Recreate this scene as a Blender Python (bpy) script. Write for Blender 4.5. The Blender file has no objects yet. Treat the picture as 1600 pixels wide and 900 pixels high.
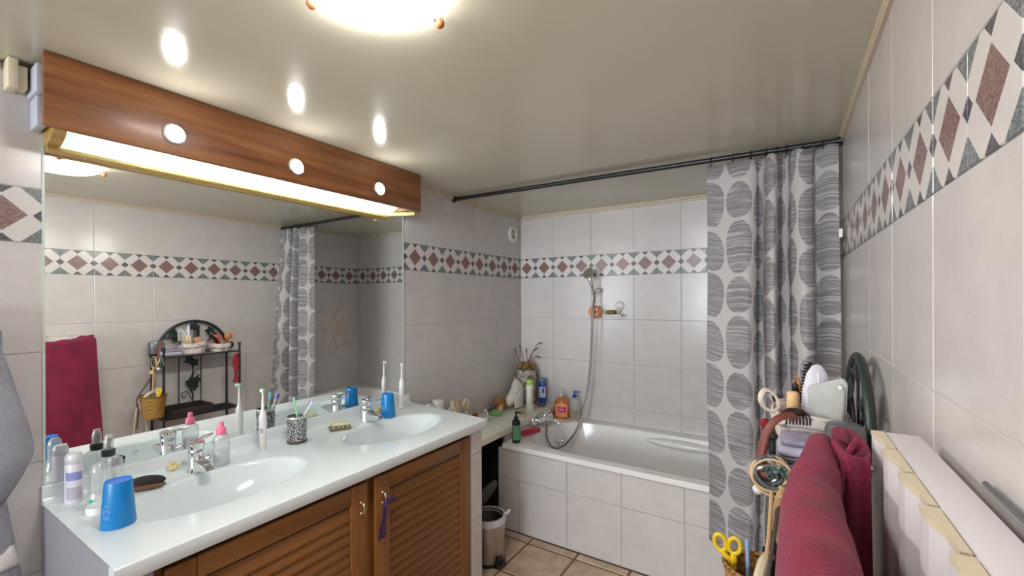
import bpy, bmesh, math, random
from math import pi, sin, cos, sqrt, radians
from mathutils import Vector, Matrix
random.seed(7)
S = bpy.context.scene
COL = S.collection

# ------------------------------------------------------------------ camera
W = 2.121                      # room width (left wall x=0, right wall x=W, back wall y=0)
ZC = 2.175                     # ceiling height
cam_d = bpy.data.cameras.new('camera')
cam = bpy.data.objects.new('camera', cam_d); COL.objects.link(cam)
cam.location = (1.9113, -3.1728, 1.4829)
cam.rotation_euler = (Matrix.Rotation(.5625, 4, 'Z') @ Matrix.Rotation(pi/2, 4, 'X') @ Matrix.Rotation(-.0039, 4, 'Z')).to_euler()
cam_d.sensor_width = 36; cam_d.lens = 678.8458/1600*36
cam_d.shift_y = 16.75/1600; cam_d.clip_start = .02
S.camera = cam

# ------------------------------------------------------------------ world, daylight fill, exposure
wd = bpy.data.worlds.new('world'); S.world = wd; wd.use_nodes = True
bg = wd.node_tree.nodes['Background']
bg.inputs[0].default_value = (.62, .78, 1, 1); bg.inputs[1].default_value = 1.0

def area_light(name, loc, rot, sx, sy, watts, color):
    l = bpy.data.lights.new(name, 'AREA'); l.shape = 'RECTANGLE'; l.size = sx; l.size_y = sy
    l.energy = watts; l.color = color
    o = bpy.data.objects.new(name, l); COL.objects.link(o); o.location = loc; o.rotation_euler = rot
    return o
# broad daylight fill through an unseen window added behind the camera
area_light('daylight_fill', (1.05, -6.56, 1.45), (radians(90), 0, 0), 1.5, 1.15, 68, (.90, .95, 1))

LAMP_BOWL = 28.0      # ceiling lamp glass, radiance
TUBE = 84.0           # fluorescent tube in the mirror light box
SPOT = 70.0           # three small spot bulbs
vs = S.view_settings
vs.view_transform = 'Standard'; vs.look = 'None'; vs.gamma = 1; vs.use_curve_mapping = False
vs.exposure = 0.68
try:
    S.cycles.use_denoising = True
    S.cycles.max_bounces = 10; S.cycles.diffuse_bounces = 5; S.cycles.glossy_bounces = 5
    S.cycles.transmission_bounces = 8; S.cycles.transparent_max_bounces = 8
    S.cycles.sample_clamp_indirect = 5
    S.cycles.caustics_refractive = False; S.cycles.caustics_reflective = True; S.cycles.blur_glossy = .3
except Exception:
    pass

# ------------------------------------------------------------------ material helpers
class X:
    """tiny expression wrapper around Math nodes"""
    def __init__(s, t, v): s.t = t; s.v = v
    def _n(s, op, *a):
        n = s.t.nodes.new('ShaderNodeMath'); n.operation = op
        for i, q in enumerate((s,)+a):
            if isinstance(q, X): q = q.v
            if isinstance(q, (int, float)): n.inputs[i].default_value = q
            else: s.t.links.new(q, n.inputs[i])
        return X(s.t, n.outputs[0])
    def __add__(s, o): return s._n('ADD', o)
    def __sub__(s, o): return s._n('SUBTRACT', o)
    def __mul__(s, o): return s._n('MULTIPLY', o)
    def __truediv__(s, o): return s._n('DIVIDE', o)
    def __lt__(s, o): return s._n('LESS_THAN', o)
    def __gt__(s, o): return s._n('GREATER_THAN', o)
    def abs(s): return s._n('ABSOLUTE')
    def floor(s): return s._n('FLOOR')
    def fract(s): return s._n('FRACT')
    def pow(s, o): return s._n('POWER', o)
    def sin(s): return s._n('SINE')
    def max(s, o): return s._n('MAXIMUM', o)
    def min(s, o): return s._n('MINIMUM', o)
    def rsub(s, k): return s*-1+k

def c4(c): return (c[0], c[1], c[2], 1)
def srgb(r, g, b):
    f = lambda v: (v/255/12.92 if v/255 <= .04045 else ((v/255+.055)/1.055)**2.4)
    return (f(r), f(g), f(b))

class M:
    def __init__(s, name):
        s.m = bpy.data.materials.new(name); s.m.use_nodes = True
        s.t = s.m.node_tree; s.b = s.t.nodes['Principled BSDF']; s.out = s.t.nodes['Material Output']
    def set(s, **k):
        for a, v in k.items():
            s.b.inputs[a.replace('_', ' ')].default_value = v
        return s
    def link(s, a, b): s.t.links.new(a, b)
    def node(s, k, **p):
        n = s.t.nodes.new(k)
        for a, v in p.items(): setattr(n, a, v)
        return n
    def coord(s, which='Object', scale=(1, 1, 1)):
        tc = s.node('ShaderNodeTexCoord'); mp = s.node('ShaderNodeMapping')
        mp.inputs['Scale'].default_value = scale
        s.link(tc.outputs[which], mp.inputs[0]); return mp.outputs[0]
    def noise(s, vec, scale=5, detail=3, rough=.5):
        n = s.node('ShaderNodeTexNoise'); n.inputs['Scale'].default_value = scale
        n.inputs['Detail'].default_value = detail; n.inputs['Roughness'].default_value = rough
        s.link(vec, n.inputs['Vector']); return n.outputs[0]
    def ramp(s, fac, stops):
        r = s.node('ShaderNodeValToRGB'); e = r.color_ramp.elements
        while len(e) < len(stops): e.new(.5)
        for q, (p, c) in zip(e, stops): q.position = p; q.color = c4(c)
        s.link(fac, r.inputs[0]); return r.outputs[0]
    def mix(s, fac, a, b):
        n = s.node('ShaderNodeMix', data_type='RGBA')
        for sock, v in ((n.inputs[0], fac), (n.inputs[6], a), (n.inputs[7], b)):
            if isinstance(v, X): v = v.v
            if isinstance(v, (int, float)): sock.default_value = v
            elif isinstance(v, tuple): sock.default_value = c4(v)
            else: s.link(v, sock)
        return n.outputs[2]
    def color(s, v):
        if isinstance(v, tuple): s.b.inputs['Base Color'].default_value = c4(v)
        else: s.link(v, s.b.inputs['Base Color'])
        return s
    def bump(s, h, strength=.2, dist=.01):
        n = s.node('ShaderNodeBump'); n.inputs['Strength'].default_value = strength; n.inputs['Distance'].default_value = dist
        if isinstance(h, X): h = h.v
        s.link(h, n.inputs['Height']); s.link(n.outputs[0], s.b.inputs['Normal']); return s

def simple(name, c, rough=.5, metal=0., var=.06, vscale=30, bump=0., **k):
    m = M(name); v = m.coord()
    n = m.noise(v, vscale, 3)
    lo = tuple(max(0, q*(1-var)) for q in c); hi = tuple(min(1, q*(1+var)) for q in c)
    m.color(m.ramp(n, [(.3, lo), (.7, hi)]))
    m.set(Roughness=rough, Metallic=metal, **k)
    if bump: m.bump(n, bump, .003)
    return m.m

def wood(name, dark, mid, light, axis, rough=.35, scale=1., knots=False, coat=0.):
    m = M(name)
    sc = [22*scale]*3; sc[axis] = 1.3*scale
    v = m.coord('Object', tuple(sc))
    n = m.noise(v, 1.0, 6, .62)
    sc2 = [120*scale]*3; sc2[axis] = 3*scale
    n2 = m.noise(m.coord('Object', tuple(sc2)), 1.0, 2)
    col = m.ramp(n, [(.25, dark), (.5, mid), (.75, light)])
    col = m.mix(X(m.t, n2)*.35, col, dark)
    if knots:
        k = m.node('ShaderNodeTexVoronoi'); ks = [4.5]*3; ks[axis] = 2.2
        m.link(m.coord('Object', tuple(ks)), k.inputs['Vector'])
        f = (X(m.t, k.outputs['Distance'])*-9+1.0).max(0.).min(1.)
        col = m.mix(f*.75, col, tuple(q*.35 for q in dark))
    m.color(col).set(Roughness=rough, Coat_Weight=coat, Coat_Roughness=.15)
    m.bump(n2, .15, .001)
    return m.m

def glassy(name, c=(1, 1, 1), rough=.02, ior=1.3, alpha=.35):
    """thin clear plastic or glass: mostly see-through, glossy skin"""
    m = M(name)
    m.color(c).set(Roughness=rough, IOR=ior, Transmission_Weight=0., Alpha=1.)
    tr = m.node('ShaderNodeBsdfTransparent'); tr.inputs[0].default_value = c4(c)
    gl = m.node('ShaderNodeBsdfGlossy'); gl.inputs['Roughness'].default_value = rough
    lw = m.node('ShaderNodeLayerWeight'); lw.inputs[0].default_value = .45
    fac = X(m.t, lw.outputs['Facing'])*.75+.05
    mx = m.node('ShaderNodeMixShader'); m.link(fac.v, mx.inputs[0]); m.link(tr.outputs[0], mx.inputs[1]); m.link(gl.outputs[0], mx.inputs[2])
    mx2 = m.node('ShaderNodeMixShader'); mx2.inputs[0].default_value = alpha
    df = m.node('ShaderNodeBsdfPrincipled'); df.inputs['Base Color'].default_value = c4(c); df.inputs['Roughness'].default_value = .15
    m.link(mx.outputs[0], mx2.inputs[1]); m.link(df.outputs[0], mx2.inputs[2]); m.link(mx2.outputs[0], m.out.inputs[0])
    return m.m

def emit(name, c, s):
    m = M(name); e = m.node('ShaderNodeEmission'); e.inputs[0].default_value = c4(c); e.inputs[1].default_value = s
    m.link(e.outputs[0], m.out.inputs[0]); return m.m

# ------------------------------------------------------------------ materials
def tile_mat(name, c):
    m = M(name)
    tc = m.node('ShaderNodeTexCoord'); oi = m.node('ShaderNodeObjectInfo')
    add = m.node('ShaderNodeVectorMath', operation='ADD')
    m.link(tc.outputs['Object'], add.inputs[0]); m.link(oi.outputs['Location'], add.inputs[1])
    big = m.noise(add.outputs[0], 9, 4, .65)
    fine = m.noise(add.outputs[0], 170, 2)
    col = m.ramp(big, [(.3, tuple(q*.94 for q in c)), (.7, tuple(min(1, q*1.04) for q in c))])
    speck = X(m.t, fine) > .69
    col = m.mix(speck*.35, col, tuple(q*.62 for q in c))
    m.color(col).set(Roughness=.2)
    m.bump(m.noise(add.outputs[0], 60, 3), .10, .002)
    return m.m
TILE = tile_mat('speckled_white_tile', srgb(206, 201, 199))
GROUT = simple('pale_grout', srgb(196, 192, 188), .8)

def band_mat():
    m = M('diamond_frieze_tile')
    tc = m.node('ShaderNodeTexCoord'); sp = m.node('ShaderNodeSeparateXYZ'); m.link(tc.outputs['UV'], sp.inputs[0])
    x = (X(m.t, sp.outputs[0])*2-1).abs(); y = (X(m.t, sp.outputs[1])*2-1).abs()
    oi = m.node('ShaderNodeObjectInfo'); add = m.node('ShaderNodeVectorMath', operation='ADD')
    m.link(tc.outputs['Object'], add.inputs[0]); m.link(oi.outputs['Location'], add.inputs[1])
    n = m.noise(add.outputs[0], 260, 2)
    white = srgb(214, 209, 206)
    s = x+y
    brown = m.ramp(n, [(.35, srgb(112, 86, 82)), (.65, srgb(152, 124, 118))])
    dark = m.ramp(n, [(.35, srgb(62, 60, 66)), (.65, srgb(104, 102, 108))])
    grey = m.ramp(n, [(.35, srgb(92, 98, 100)), (.65, srgb(138, 144, 146))])
    col = m.mix(s < .635, white, brown)
    col = m.mix(s > 1.44, col, grey)
    d1 = ((x*-1+1)+y) < .25
    d2 = (x+(y*-1+1)) < .28
    col = m.mix(d1.max(d2), col, dark)
    m.color(col).set(Roughness=.2)
    m.bump(m.noise(add.outputs[0], 60, 3), .10, .002)
    return m.m
BAND = band_mat()

CEIL = M('glossy_beige_ceiling_paint')
_v = CEIL.coord(); _n = CEIL.noise(_v, 2.2, 4)
CEIL.color(CEIL.ramp(_n, [(.3, srgb(200, 196, 176)), (.7, srgb(208, 204, 184))])).set(Roughness=.17, IOR=1.55)
CEIL.bump(CEIL.noise(_v, 7, 3), .10, .012)
CEIL = CEIL.m
CREAM = simple('cream_lath_paint', srgb(204, 190, 168), .5)
STONE = M('tan_stone_floor')
_v = STONE.coord(); _oi = STONE.node('ShaderNodeObjectInfo')
_a = STONE.node('ShaderNodeVectorMath', operation='ADD'); STONE.link(_v, _a.inputs[0]); STONE.link(_oi.outputs['Location'], _a.inputs[1])
_n = STONE.noise(_a.outputs[0], 7, 6, .65)
STONE.color(STONE.ramp(_n, [(.3, srgb(164, 138, 116)), (.55, srgb(200, 176, 154)), (.8, srgb(218, 200, 182))])).set(Roughness=.5)
STONE.bump(_n, .3, .004); STONE = STONE.m
FLOORGROUT = simple('brown_floor_grout', srgb(122, 98, 78), .9)
PLASTER = simple('grey_plaster', srgb(150, 146, 142), .9)

WHITE_RESIN = simple('white_resin', srgb(222, 230, 233), .16, var=.01)
ENAMEL = simple('white_enamel', srgb(238, 236, 235), .12, var=.01)
CHROME = simple('chrome', (.82, .83, .85), .07, 1., var=.02)
STEEL = simple('brushed_steel', (.55, .52, .49), .3, 1., var=.05)
BLACK = simple('black_plastic', (.012, .012, .013), .35)
IRON = simple('black_wrought_iron', (.018, .018, .02), .45)
DKGREEN = simple('dark_green_iron', (.016, .03, .028), .4)
WHITEP = simple('white_plastic', srgb(232, 232, 230), .3, var=.02)
BOXWOOD = wood('varnished_pine_board', srgb(88, 48, 24), srgb(144, 90, 50), srgb(176, 120, 74), 1, .32, 1.2, True, .15)
OAK_Y = wood('oak_grain_across', srgb(92, 54, 20), srgb(136, 88, 38), srgb(162, 112, 56), 1, .42)
OAK_Z = wood('oak_grain_upright', srgb(98, 58, 22), srgb(138, 88, 40), srgb(158, 106, 52), 2, .42)
DARKIN = simple('dark_cupboard_inside', srgb(48, 30, 18), .8)
GILT = wood('gilt_wood_rail', srgb(150, 116, 56), srgb(190, 152, 84), srgb(214, 180, 112), 1, .35)
BLUECUP = simple('blue_plastic', srgb(4, 122, 192), .32, var=.02)
BLUEDARK = simple('blue_plastic_base', srgb(24, 112, 212), .35, var=.02)
PALEBLUE = simple('pale_blue_print', srgb(120, 176, 236), .4)
PINK = simple('pink_plastic', srgb(238, 120, 152), .35)
CLEAR = glassy('clear_plastic', (.95, .98, .98), .04, 1.35, .20)
MILKY = glassy('milky_plastic', (.86, .87, .92), .2, 1.35, .6)
LILAC = simple('lilac_white_plastic', srgb(214, 210, 224), .35)
LILACPRINT = simple('lilac_blue_print', srgb(132, 140, 190), .4)
GREYPRINT = simple('grey_lilac_print', srgb(176, 170, 188), .4)
GREENP = simple('green_print', srgb(40, 178, 140), .4)
MINT = simple('mint_plastic', srgb(150, 214, 170), .4)
TEAL = simple('turquoise_bristles', srgb(64, 176, 210), .6)
PURPLEB = simple('purple_bristles', srgb(92, 92, 190), .6)
YELLOW = simple('yellow_plastic', srgb(226, 190, 34), .35)
ORANGE = simple('orange_net', srgb(246, 176, 140), .8, bump=.3)
CORK = simple('pale_cork', srgb(220, 184, 138), .7)
LIGHTWOOD = wood('light_beech', srgb(176, 136, 92), srgb(204, 166, 120), srgb(222, 190, 148), 2, .5)
YELLOWWOOD = simple('yellow_wood', srgb(206, 170, 92), .45)
BROWNWOOD = simple('brown_brush_wood', srgb(98, 66, 44), .4)
BRISTLE = simple('black_bristle', srgb(38, 34, 32), .9, vscale=400, bump=.4)
LEATHER = simple('red_brown_leather', srgb(112, 56, 44), .5)
ROPE = simple('natural_rope', srgb(190, 158, 118), .9, vscale=200, bump=.4)
REDSCARF = simple('red_scarf_cloth', srgb(136, 30, 40), .9, bump=.3)
LAVENDER = simple('lavender_cloth', srgb(186, 180, 198), .8)
GREYMETAL = simple('grey_metal', srgb(122, 126, 130), .35, .6)
CREAMPL = simple('cream_plastic', srgb(226, 214, 186), .5, var=.03)
GREYBOX = simple('pale_grey_plastic', srgb(186, 190, 200), .5, var=.03)
RADW = simple('white_radiator_lacquer', srgb(224, 220, 224), .35, var=.01)
RADC = simple('cream_radiator_cap', srgb(214, 202, 176), .4, var=.02)
AMBER = glassy('orange_liquid_soap', srgb(236, 150, 70), .05, 1.35, .55)
GOLDLIQ = glassy('golden_liquid_soap', srgb(196, 160, 50), .05, 1.35, .5)
PINKLABEL = simple('magenta_label', srgb(206, 58, 110), .45)
ORANGELABEL = simple('orange_label', srgb(244, 158, 108), .45)
DKBOTTLE = simple('dark_green_bottle', srgb(28, 34, 26), .2)
GREENLABEL = simple('mid_green_label', srgb(92, 150, 110), .5)
NAVY = simple('royal_blue_plastic', srgb(36, 78, 178), .3)
LIMEP = simple('lime_cap', srgb(170, 200, 96), .4)
REDPL = simple('crimson_plastic', srgb(178, 34, 62), .35)
SOAPG = simple('olive_soap', srgb(168, 160, 120), .55)
SOAPL = simple('pale_green_soap', srgb(208, 206, 168), .55)
OLIVE = simple('brown_olive_soap', srgb(120, 100, 52), .6)
BONE = simple('bone_china', srgb(220, 212, 200), .35)
PURPLERIB = simple('purple_ribbon', srgb(62, 36, 84), .5)
BINBAG = simple('white_bin_liner', srgb(206, 204, 208), .4, bump=.2)
SPONGE = simple('straw_sponge', srgb(222, 200, 150), .9, vscale=120, bump=.6)
DRIED = simple('dried_flower_brown', srgb(150, 116, 66), .9, vscale=90, bump=.5)
DRIEDR = simple('dried_stem_mauve', srgb(122, 92, 84), .9)
GLOW_WHITE = emit('lit_spot_glass', (1, .96, .93), SPOT)
TUBE_MAT = emit('fluorescent_glow', (.62, .93, 1), TUBE)
BOWL = emit('lit_opal_glass', (1, .93, .90), LAMP_BOWL)

def terry(name, dark, light, sc=260, rib=.25):
    m = M(name); v = m.coord()
    n = m.noise(v, sc, 3, .7); b = m.noise(v, 9, 3)
    w = X(m.t, n)*.6+X(m.t, b)*.4
    m.color(m.ramp(w.v, [(.32, dark), (.68, light)])).set(Roughness=.95, Sheen_Weight=.08)
    wv = m.node('ShaderNodeTexWave', wave_type='BANDS', bands_direction='Y'); wv.inputs['Scale'].default_value = 45
    wv.inputs['Distortion'].default_value = 9; wv.inputs['Detail'].default_value = 2; m.link(v, wv.inputs['Vector'])
    m.bump(X(m.t, n)*.8+X(m.t, wv.outputs['Fac'])*rib, .5, .006)
    return m.m
BURG = terry('burgundy_terry', srgb(84, 13, 36), srgb(150, 34, 72))
GREYT = terry('grey_terry', srgb(118, 118, 128), srgb(166, 166, 176), 300, 0.)
WOVEN = simple('pale_woven_band', srgb(206, 202, 200), .8, vscale=200, bump=.5)

def curtain_mat():
    m = M('oval_print_curtain')
    tc = m.node('ShaderNodeTexCoord'); sp = m.node('ShaderNodeSeparateXYZ'); m.link(tc.outputs['UV'], sp.inputs[0])
    u = X(m.t, sp.outputs[0]); v = X(m.t, sp.outputs[1])      # metres
    cu = (u+.045)/.125; ci = cu.floor(); fu = cu.fract()-.5
    off = ((ci*12.9898).sin()*43758.5453).fract()
    vv = v/.222+off+(v*13.96+ci*2.1).sin()*.10
    fv = vv.fract()-.5
    oval = ((fu/.465).abs().pow(2.3)+(fv/.465).abs().pow(2.3)) < 1.0
    cmb = m.node('ShaderNodeCombineXYZ'); m.link((u*5).v, cmb.inputs[0]); m.link((v*210).v, cmb.inputs[1]); m.link((ci*3.7).v, cmb.inputs[2])
    st = X(m.t, m.noise(cmb.outputs[0], 1.0, 1)) > .575
    cm2 = m.node('ShaderNodeCombineXYZ'); m.link((u*3).v, cm2.inputs[0]); m.link((v*60).v, cm2.inputs[1])
    tone = m.noise(cm2.outputs[0], 1.0, 2)
    grey = m.ramp(tone, [(.3, srgb(134, 131, 134)), (.7, srgb(156, 153, 155))])
    white = srgb(206, 202, 202)
    col = m.mix(st, grey, srgb(190, 186, 190)); col = m.mix(oval, white, col)
    m.color(col).set(Roughness=.6)
    tr = m.node('ShaderNodeBsdfTranslucent'); m.link(col, tr.inputs[0])
    mx = m.node('ShaderNodeMixShader'); mx.inputs[0].default_value = .22
    m.link(m.b.outputs[0], mx.inputs[1]); m.link(tr.outputs[0], mx.inputs[2]); m.link(mx.outputs[0], m.out.inputs[0])
    return m.m
CURTAIN = curtain_mat()

def mirror_mat():
    m = M('silvered_mirror'); m.color((.88, .90, .89)).set(Metallic=1., Roughness=.0)
    d = m.node('ShaderNodeBsdfDiffuse'); d.inputs[0].default_value = c4(srgb(150, 104, 62))
    v = m.coord(); sp = m.node('ShaderNodeSeparateXYZ'); m.link(v, sp.inputs[0])
    y = (X(m.t, sp.outputs[1])+1.80)/.17; z = (X(m.t, sp.outputs[2])-1.33)/.15     # old brown blooming low on the right
    env = (y*y+z*z).rsub(1.).max(0.)
    n = X(m.t, m.noise(m.coord('Object', (1, 17, 11)), 1.0, 5, .75))
    f = ((n-.47)*5).max(0.).min(1.)*env*.55
    mx = m.node('ShaderNodeMixShader'); m.link(f.v, mx.inputs[0]); m.link(m.b.outputs[0], mx.inputs[1]); m.link(d.outputs[0], mx.inputs[2])
    m.link(mx.outputs[0], m.out.inputs[0]); return m.m
MIRROR = mirror_mat()
MIRROREDGE = simple('pale_mirror_edge', srgb(206, 216, 206), .3)

def diffuser_mat():
    m = M('frosted_diffuser')
    tr = m.node('ShaderNodeBsdfTranslucent'); tr.inputs[0].default_value = (.84, .95, .94, 1)
    df = m.node('ShaderNodeBsdfDiffuse'); df.inputs[0].default_value = (.80, .93, .90, 1)
    mx = m.node('ShaderNodeMixShader'); mx.inputs[0].default_value = .3
    m.link(tr.outputs[0], mx.inputs[1]); m.link(df.outputs[0], mx.inputs[2]); m.link(mx.outputs[0], m.out.inputs[0]); return m.m
DIFFUSER = diffuser_mat()

def print_mat(name, base, ink, sc, thr, rough=.8, bump=0.):
    m = M(name); v = m.coord(); n = X(m.t, m.noise(v, sc, 2, .6))
    m.color(m.mix(n > thr, base, ink)).set(Roughness=rough)
    if bump: m.bump(m.noise(v, 30, 3), bump, .01)
    return m.m
MOSAIC = print_mat('black_silver_mosaic', srgb(176, 176, 178), srgb(30, 30, 34), 190, .5, .25)
FLORAL = print_mat('floral_cotton', srgb(214, 204, 196), srgb(150, 140, 146), 42, .60, .9, .3)
MARBLED = print_mat('flecked_stone', srgb(176, 170, 158), srgb(92, 80, 66), 38, .56, .7, .4)

def weave_mat(name, a, b, sc):
    m = M(name); v = m.coord()
    ck = m.node('ShaderNodeTexChecker'); ck.inputs['Scale'].default_value = sc; m.link(v, ck.inputs[0])
    ck.inputs[1].default_value = c4(a); ck.inputs[2].default_value = c4(b)
    m.link(ck.outputs[0], m.b.inputs['Base Color']); m.set(Roughness=.8); m.bump(ck.outputs[1], .6, .004); return m.m
WICKER = weave_mat('brown_wicker', srgb(150, 108, 56), srgb(92, 60, 28), 90)
MUSTARD = weave_mat('mustard_wicker', srgb(172, 132, 62), srgb(128, 92, 40), 90)
DARKWICKER = weave_mat('dark_wicker', srgb(64, 48, 42), srgb(30, 22, 20), 80)

# ------------------------------------------------------------------ mesh helpers
def nb(): return bmesh.new()
def box(bm, x0, y0, z0, x1, y1, z1, bev=0., seg=2):
    vs_ = [bm.verts.new((x, y, z)) for x in (x0, x1) for y in (y0, y1) for z in (z0, z1)]
    fs = [bm.faces.new([vs_[i] for i in f]) for f in ((0, 1, 3, 2), (4, 6, 7, 5), (0, 4, 5, 1), (2, 3, 7, 6), (0, 2, 6, 4), (1, 5, 7, 3))]
    if bev:
        es = list({e for f in fs for e in f.edges})
        bmesh.ops.bevel(bm, geom=es, offset=bev, segments=seg, profile=.5, affect='EDGES')
    return bm
def lathe(bm, prof, c=(0, 0, 0), n=24, mat=None, sx=1., sy=1.):
    rings = []
    T = mat or Matrix.Translation(c)
    for r, z in prof:
        if r < 1e-6: rings.append([bm.verts.new(T @ Vector((0, 0, z)))])
        else: rings.append([bm.verts.new(T @ Vector((r*cos(2*pi*i/n)*sx, r*sin(2*pi*i/n)*sy, z))) for i in range(n)])
    for a, b in zip(rings, rings[1:]):
        for i in range(n):
            j = (i+1) % n
            if len(a) == 1 and len(b) == 1: continue
            if len(a) == 1: bm.faces.new((a[0], b[i], b[j]))
            elif len(b) == 1: bm.faces.new((a[i], a[j], b[0]))
            else: bm.faces.new((a[i], a[j], b[j], b[i]))
    return bm
def ball(bm, c, r, n=16, m=10, s=(1, 1, 1), rot=None):
    T = Matrix.Translation(c) @ (rot or Matrix()) @ Matrix.Diagonal((s[0], s[1], s[2], 1))
    lathe(bm, [(r*sin(pi*k/m), -r*cos(pi*k/m)) for k in range(m+1)], n=n, mat=T); return bm
def tube(bm, pts, r, n=8, closed=False, cap=True, flat=None):
    pts = [Vector(p) for p in pts]; N = len(pts); rings = []
    up = None
    for i, p in enumerate(pts):
        a = pts[i-1] if (i > 0 or closed) else p
        b = pts[(i+1) % N] if (i < N-1 or closed) else p
        t = (b-a).normalized() if (b-a).length > 1e-9 else Vector((0, 0, 1))
        if up is None:
            up = t.orthogonal().normalized()
        up = (up-t*up.dot(t)); up = up.normalized() if up.length > 1e-6 else t.orthogonal().normalized()
        s = t.cross(up); rr = r[i] if isinstance(r, (list, tuple)) else r
        f2 = flat or 1.
        rings.append([bm.verts.new(p+up*rr*cos(2*pi*k/n)+s*rr*f2*sin(2*pi*k/n)) for k in range(n)])
    R = list(zip(rings, rings[1:]))+([(rings[-1], rings[0])] if closed else [])
    for a, b in R:
        for k in range(n):
            j = (k+1) % n; bm.faces.new((a[k], a[j], b[j], b[k]))
    if cap and not closed:
        bm.faces.new(rings[0][::-1]); bm.faces.new(rings[-1])
    return bm
def cyl(bm, a, b, r, r2=None, n=16): return tube(bm, [a, b], [r, r2 if r2 is not None else r], n)
def smooth_pts(ctrl, k=6, closed=False):
    P = [Vector(p) for p in ctrl]; N = len(P); out = []
    rng = range(N) if closed else range(N-1)
    for i in rng:
        p0 = P[i-1] if (i > 0 or closed) else P[i]; p1 = P[i]; p2 = P[(i+1) % N]
        p3 = P[(i+2) % N] if (i+2 < N or closed) else P[-1]
        for q in range(k):
            t = q/k
            out.append(.5*((2*p1)+(p2-p0)*t+(2*p0-5*p1+4*p2-p3)*t*t+(3*p1-p0-3*p2+p3)*t**3))
    if not closed: out.append(P[-1])
    return out
def prism(bm, poly, axis, lo, hi):
    """polygon in the two other axes, extruded along axis"""
    def mk(p, h):
        q = [0, 0, 0]; o = [i for i in range(3) if i != axis]
        q[axis] = h; q[o[0]] = p[0]; q[o[1]] = p[1]; return q
    a = [bm.verts.new(mk(p, lo)) for p in poly]; b = [bm.verts.new(mk(p, hi)) for p in poly]; n = len(poly)
    bm.faces.new(a[::-1]); bm.faces.new(b)
    for i in range(n): bm.faces.new((a[i], a[(i+1) % n], b[(i+1) % n], b[i]))
    return bm
def sheet(bm, fn, nu, nv, closed=False):
    g = [[bm.verts.new(fn(i/nu if closed else i/(nu-1), j/(nv-1))) for j in range(nv)] for i in range(nu)]
    for i in range(nu if closed else nu-1):
        for j in range(nv-1):
            k = (i+1) % nu; bm.faces.new((g[i][j], g[k][j], g[k][j+1], g[i][j+1]))
    return g
def mesh_of(bm, name, mat, smooth=True, angle=38):
    bmesh.ops.recalc_face_normals(bm, faces=bm.faces)
    me = bpy.data.meshes.new(name); bm.to_mesh(me); bm.free()
    if mat: me.materials.append(mat)
    if smooth:
        me.polygons.foreach_set('use_smooth', [True]*len(me.polygons)); me.set_sharp_from_angle(angle=radians(angle))
    return me
def solid(o, t, off=0.):
    md = o.modifiers.new('thickness', 'SOLIDIFY'); md.thickness = t; md.offset = off; return o
def subd(o, n=1):
    md = o.modifiers.new('smooth', 'SUBSURF'); md.levels = n; md.render_levels = n; return o

def tag(o, label, cat, group=None):
    o['label'] = label; o['category'] = cat
    if group: o['group'] = group
    return o
def thing(name, label, cat, loc=(0, 0, 0), rotz=0., group=None):
    o = bpy.data.objects.new(name, None); COL.objects.link(o); o.location = loc; o.rotation_euler = (0, 0, rotz)
    o.empty_display_size = .05
    return tag(o, label, cat, group)
def obj(name, bm, mat, parent=None, label=None, world=False, smooth=True, angle=38):
    """one mesh object; world=True: the shape was drawn in room coordinates, parent is an unrotated thing"""
    if world and parent is not None:
        p = Vector(parent.location)
        if parent.parent: p = p+Vector(parent.parent.location)
        bmesh.ops.translate(bm, verts=bm.verts, vec=-p)
    o = bpy.data.objects.new(name, mesh_of(bm, name, mat, smooth, angle)); COL.objects.link(o)
    if parent is not None: o.parent = parent
    if label: o['label'] = label
    return o
def single(name, bm, mat, label, cat, group=None, **k):
    o = obj(name, bm, mat, **k); recentre(o); return tag(o, label, cat, group)
def recentre(o):
    vs_ = o.data.vertices
    c = Vector((sum(v.co.x for v in vs_)/len(vs_), sum(v.co.y for v in vs_)/len(vs_), min(v.co.z for v in vs_)))
    o.data.transform(Matrix.Translation(-c)); o.location = c
def struct(name, bm, mat, **k):
    o = obj(name, bm, mat, **k); o['kind'] = 'structure'; return o

# ------------------------------------------------------------------ setting
YN = -6.5                      # unseen wall behind the camera, set far back to even the fill
T = .33
wall_left = struct('wall_left', box(nb(), -.14, YN-.1, -.05, -.003, .12, ZC+.05), GROUT, smooth=False)
wall_back = struct('wall_back', box(nb(), -.003, .003, -.05, W+.003, .12, ZC+.05), GROUT, smooth=False)
wall_right = struct('wall_right', box(nb(), W+.003, YN-.1, -.05, W+.14, .12, ZC+.05), GROUT, smooth=False)
floor = struct('floor', box(nb(), -.003, YN, -.06, W+.003, .003, -.004), FLOORGROUT, smooth=False)
ceiling = struct('ceiling', box(nb(), -.14, YN-.1, ZC, W+.14, .12, ZC+.06), CEIL, smooth=False)
bm = nb()
for a in ((-.003, YN-.1, -.05, W+.003, YN, .85), (-.003, YN-.1, 2.05, W+.003, YN, ZC), (-.003, YN-.1, .85, .25, YN, 2.05), (1.85, YN-.1, .85, W+.003, YN, 2.05)):
    box(bm, *a)
wall_front = struct('wall_front', bm, TILE, smooth=False)
bm = nb()
for a in ((.25, YN-.06, .85, .30, YN-.02, 2.05), (1.80, YN-.06, .85, 1.85, YN-.02, 2.05), (.30, YN-.06, .85, 1.80, YN-.02, .90), (.30, YN-.06, 2.0, 1.80, YN-.02, 2.05), (1.03, YN-.06, .90, 1.07, YN-.02, 2.0)):
    box(bm, *a)
struct('added_window_1', bm, WHITEP, smooth=False)  # unseen window, added as the opening for the fill light

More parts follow.
